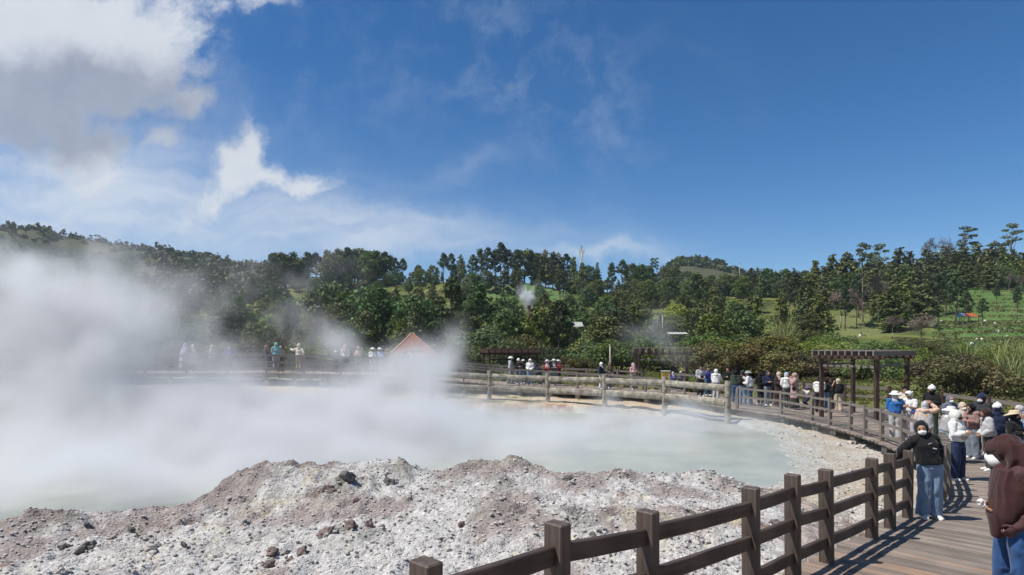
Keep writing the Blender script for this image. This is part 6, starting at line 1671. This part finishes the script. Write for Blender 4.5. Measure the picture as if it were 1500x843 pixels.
P_at(1493, 594, 16.2, -40, 'person in a pale grey headscarf and white top behind the cream brimmed hat', top='white', bottom='grey', head=('hijab', 'lightgrey'), fine=1, mask='pink')
P_at(1504, 603, 14.9, -80, 'person in a blue sleeve at the right edge behind the maroon headscarf', top='blue', bottom='jeans', head=('hijab', 'grey'), fine=1, arms='face')

# --- woman in the black hoodie, leaning back on the railing
o, J = P_at(1362, 617, 9.8, 30, 'woman in black hoodie, wide pale jeans and white mask leaning back on the railing', top='black', bottom='lightjeans', head=('snood', 'black'), mask=True, fine=2, arms=(((.30, .16, 1.14), (.33, .30, .98)), ((.25, .08, 1.08), (.16, .02, .86))), wide=True, lean=-7, side_lean=-9, hyaw=-28, hpitch=6, style='hoodie', shoe='w', hlim=(1.5, 1.62), legs='stand')
# pale print on the chest of the hoodie
bm = bmesh.new(); up = J['up']
for k in range(9):
    a0, a1 = R(275 - k * 22), R(275 - (k + 1) * 22)
    def sp(a, r): return up((.02 + math.cos(a) * r * 1.2, -.148 - .010 * math.cos(a * .5), 1.19 + math.sin(a) * r))
    v = [bm.verts.new(sp(a0, .038)), bm.verts.new(sp(a1, .038)), bm.verts.new(sp(a1, .058)), bm.verts.new(sp(a0, .058))]
    bm.faces.new(v)
for k in range(2):
    c = up((.045 + k * .03, -.151, 1.15 - k * .012)); box(bm, c, (.024, .006, .016), J['Rl'])
bmesh.ops.solidify(bm, geom=[f for f in bm.faces if len(f.verts) == 4][:9], thickness=.004)
hd = [c for c in o.children if c.name.startswith('hoodie')][0]
bobj('chest_print', bm, simple_mat('white_print', (.7, .7, .7), .7), hd)

# --- woman in the maroon headscarf, close at the right edge
x1, y1 = (1486 - HX) * 5.55 / F, 5.55
z1 = deck_z(x1, y1)
h1 = CZ - (640 - HY) * 5.55 / F - z1
o = empty('person', (x1, y1, z1), R(-112), 'woman in long maroon headscarf, white mask and blue jeans, close at the right edge', 'person', 'visitors on the boardwalk')
S = h1 / 1.60; o.scale = (S, S, S)
vox = .0062
hc = V3((-.01, -.055, 1.462)); Rh = Euler((0, 0, R(-42))).to_matrix() @ Euler((R(16), 0, 0)).to_matrix()
def hp(p): return hc + Rh @ V3(p)
ARMS = {-1: (V3((-.17, -.04, 1.08)), V3((-.02, -.15, .99))), 1: (V3((.225, .15, 1.05)), V3((.205, -.03, .86)))}
bm = bmesh.new()
ell(bm, hp((0, .012, .015)), (.074, .094, .102), Rh, 2); ell(bm, hp((0, -.018, -.045)), (.058, .066, .066), Rh, 2)
tube(bm, [hp((0, -.078, .012)), hp((0, -.099, -.022))], [.008, .012], 6); ell(bm, hp((0, -.073, -.062)), (.022, .010, .009), Rh, 1)
for s in (-1, 1): ell(bm, hp((s * .075, .012, -.01)), (.011, .02, .031), Rh, 1)
tube(bm, [hp((0, .01, -.04)), V3((0, -.01, 1.33)), V3((0, 0, 1.28))], [.048, .05, .062], 10)
tube(bm, [V3((0, 0, 1.31)), V3((0, 0, 1.25)), V3((0, 0, 1.18)), V3((0, 0, 1.0)), V3((0, 0, .84)), V3((0, 0, .78))], [(.09, .06), (.145, .085), (.14, .095), (.12, .085), (.15, .10), (.10, .08)], 14, flat=(1, 0, 0))
LEG = {s: (V3((s * .088, 0, .83)), V3((s * .115, -.02 + s * .03, .46)), V3((s * .13, .02 + s * .07, .085))) for s in (-1, 1)}
for s in (-1, 1):
    sh = V3((s * .165, 0, 1.30)); e, w = ARMS[s]
    tube(bm, [V3((s * .1, 0, 1.31)), sh, (sh + e) / 2, e, (e + w) / 2, w], [.05, .052, .044, .036, .034, .025], 9)
    hand(bm, w, e, 1.0, 1.0 if s == 1 else .7, s, V3((-s, -.2, 0)))
    a, k, n = LEG[s]
    tube(bm, [a + V3((0, 0, .05)), (a + k) / 2, k, (k + n) / 2 + V3((0, .015, .03)), n], [.085, .072, .05, .048, .034], 10)
    tube(bm, [n + V3((0, .03, -.04)), n + V3((s * .01, -.06, -.05)), n + V3((s * .02, -.14, -.06))], [.036, .038, .026], 8)
fuse(bm, .0058, M_SKIN, 'body', o, 2)
bm = bmesh.new()
tube(bm, [V3((0, 0, .97)), V3((0, 0, .90)), V3((0, 0, .82)), V3((0, 0, .76))], [(.14, .105), (.162, .122), (.168, .128), (.12, .10)], 18, flat=(1, 0, 0))
for s in (-1, 1):
    a, k, n = LEG[s]; n = n + V3((0, .012, -.02))
    tube(bm, [a + V3((0, 0, .04)), (a + k) / 2, k, (k + n) / 2, n], [.102, .092, .070, .068, .072], 14)
fuse(bm, vox, cloth('fabric_brightjeans', (.030, .085, .22), True), 'trousers', o, 3, .022, (9, 9, 4), 5)
for s in (-1, 1):
    bm = bmesh.new(); n = LEG[s][2]
    tube(bm, [n + V3((0, .065, -.045)), n + V3((0, .02, -.03)), n + V3((0, -.06, -.045)), n + V3((0, -.13, -.058)), n + V3((0, -.175, -.064))], [(.028, .032), (.041, .048), (.044, .040), (.042, .028), (.024, .018)], 10, flat=(1, 0, 0))
    fuse(bm, .007, M_SHOEW, 'shoe', o, 1)
bm = bmesh.new()
tube(bm, [V3((0, 0, 1.335)), V3((0, 0, 1.30)), V3((0, 0, 1.2)), V3((0, 0, 1.08)), V3((0, 0, .97)), V3((0, 0, .90))], [(.07, .06), (.155, .092), (.158, .118), (.152, .115), (.158, .122), (.155, .120)], 18, flat=(1, 0, 0))
fuse(bm, vox, fab('black'), 'shirt', o, 3, .012, (8, 8, 5), 12)
for s in (-1, 1):
    bm = bmesh.new(); sh = V3((s * .165, 0, 1.30)); e, w = ARMS[s]; wr = w + (w - e).normalized() * .012
    tube(bm, [V3((s * .1, 0, 1.31)), sh, (sh + e) / 2, e, (e + wr) / 2, wr], [.06, .066, .061, .056, .050, .036], 14)
    fuse(bm, vox, cloth('fabric_maroonsleeve', (.075, .036, .036)), 'sleeve', o, 3, .014, (12, 12, 12), 31 + s)
# gloved right-hand side: the fist hangs in front of the hip, wrapped by a dark mitt
bm = bmesh.new(); e, w = ARMS[1]; hand(bm, w, e, 1.13, 1.0, 1, V3((-1, -.2, 0))); tube(bm, [w - (w - e) * .2, w + (w - e).normalized() * .03], [.036, .034], 12)
fuse(bm, .0055, CLOTH['fabric_maroonsleeve'], 'glove', o, 2)
bm = bmesh.new()
# the scarf: a stiff hood that juts over the brow, then one long sheet from head to hip, ending in a point
ell(bm, hp((0, .025, .025)), (.108, .128, .122), Rh, 3)
tube(bm, [hp((0, .03, .03)), hp((0, -.05, .045)), hp((0, -.10, .040)), hp((0, -.145, .022))], [(.104, .105), (.094, .085), (.074, .058), (.030, .022)], 22, flat=Rh @ V3((1, 0, 0)))
tube(bm, [hp((0, .06, .05)), hp((0, .065, -.04)), V3((0, .035, 1.36)), V3((.01, .01, 1.29)), V3((.015, .0, 1.16)), V3((.02, -.015, 1.02)), V3((.05, -.09, .88)), V3((.06, -.15, .72))],
     [(.10, .10), (.118, .105), (.15, .125), (.20, .155), (.212, .175), (.195, .17), (.13, .12), (.03, .03)], 28, flat=(1, 0, 0))
tube(bm, [hp((0, .02, -.115)), V3((0, -.045, 1.29)), V3((.0, -.10, 1.18)), V3((.0, -.12, 1.05)), V3((-.02, -.10, .92))], [(.07, .06), (.11, .07), (.12, .065), (.11, .06), (.05, .04)], 18, flat=(1, 0, 0))
sc = fuse(bm, vox, fab('maroon'), 'headscarf', o, 4, .026, (13, 13, 1.2), 44, warp=.5)
bm = bmesh.new(); ell(bm, hp((0, -.105, -.062)), (.064, .066, .064), Rh, 3); ell(bm, hp((0, -.155, -.035)), (.032, .032, .05), Rh, 2)
fuse(bm, .005, M_MASK, 'face_mask', o, 2)
for s in (-1, 1):
    bm = bmesh.new(); ell(bm, hp((s * .029, -.082, .008)), (.0125, .008, .0065), Rh, 1); bobj('eye', bm, M_EYE, o, True)
bm = bmesh.new(); e, w = ARMS[-1]; c = w + (w - e).normalized() * .07 + V3((-.02, -.05, .03)); ell(bm, c, (.022, .03, .036), None, 3); ell(bm, c + V3((.01, -.015, .02)), (.02, .022, .026), None, 2)
q = fuse(bm, .006, M_MASK, 'tissue', None, 1, .012, (30, 30, 30), 3)
q.matrix_world = Matrix.Translation(V3((x1, y1, z1))) @ Euler((0, 0, R(-112))).to_matrix().to_4x4() @ Matrix.Scale(S, 4)
tag(q, 'crumpled white tissue in the left hand of the woman in maroon', 'tissue')
bpy.data.scenes.remove(WS)
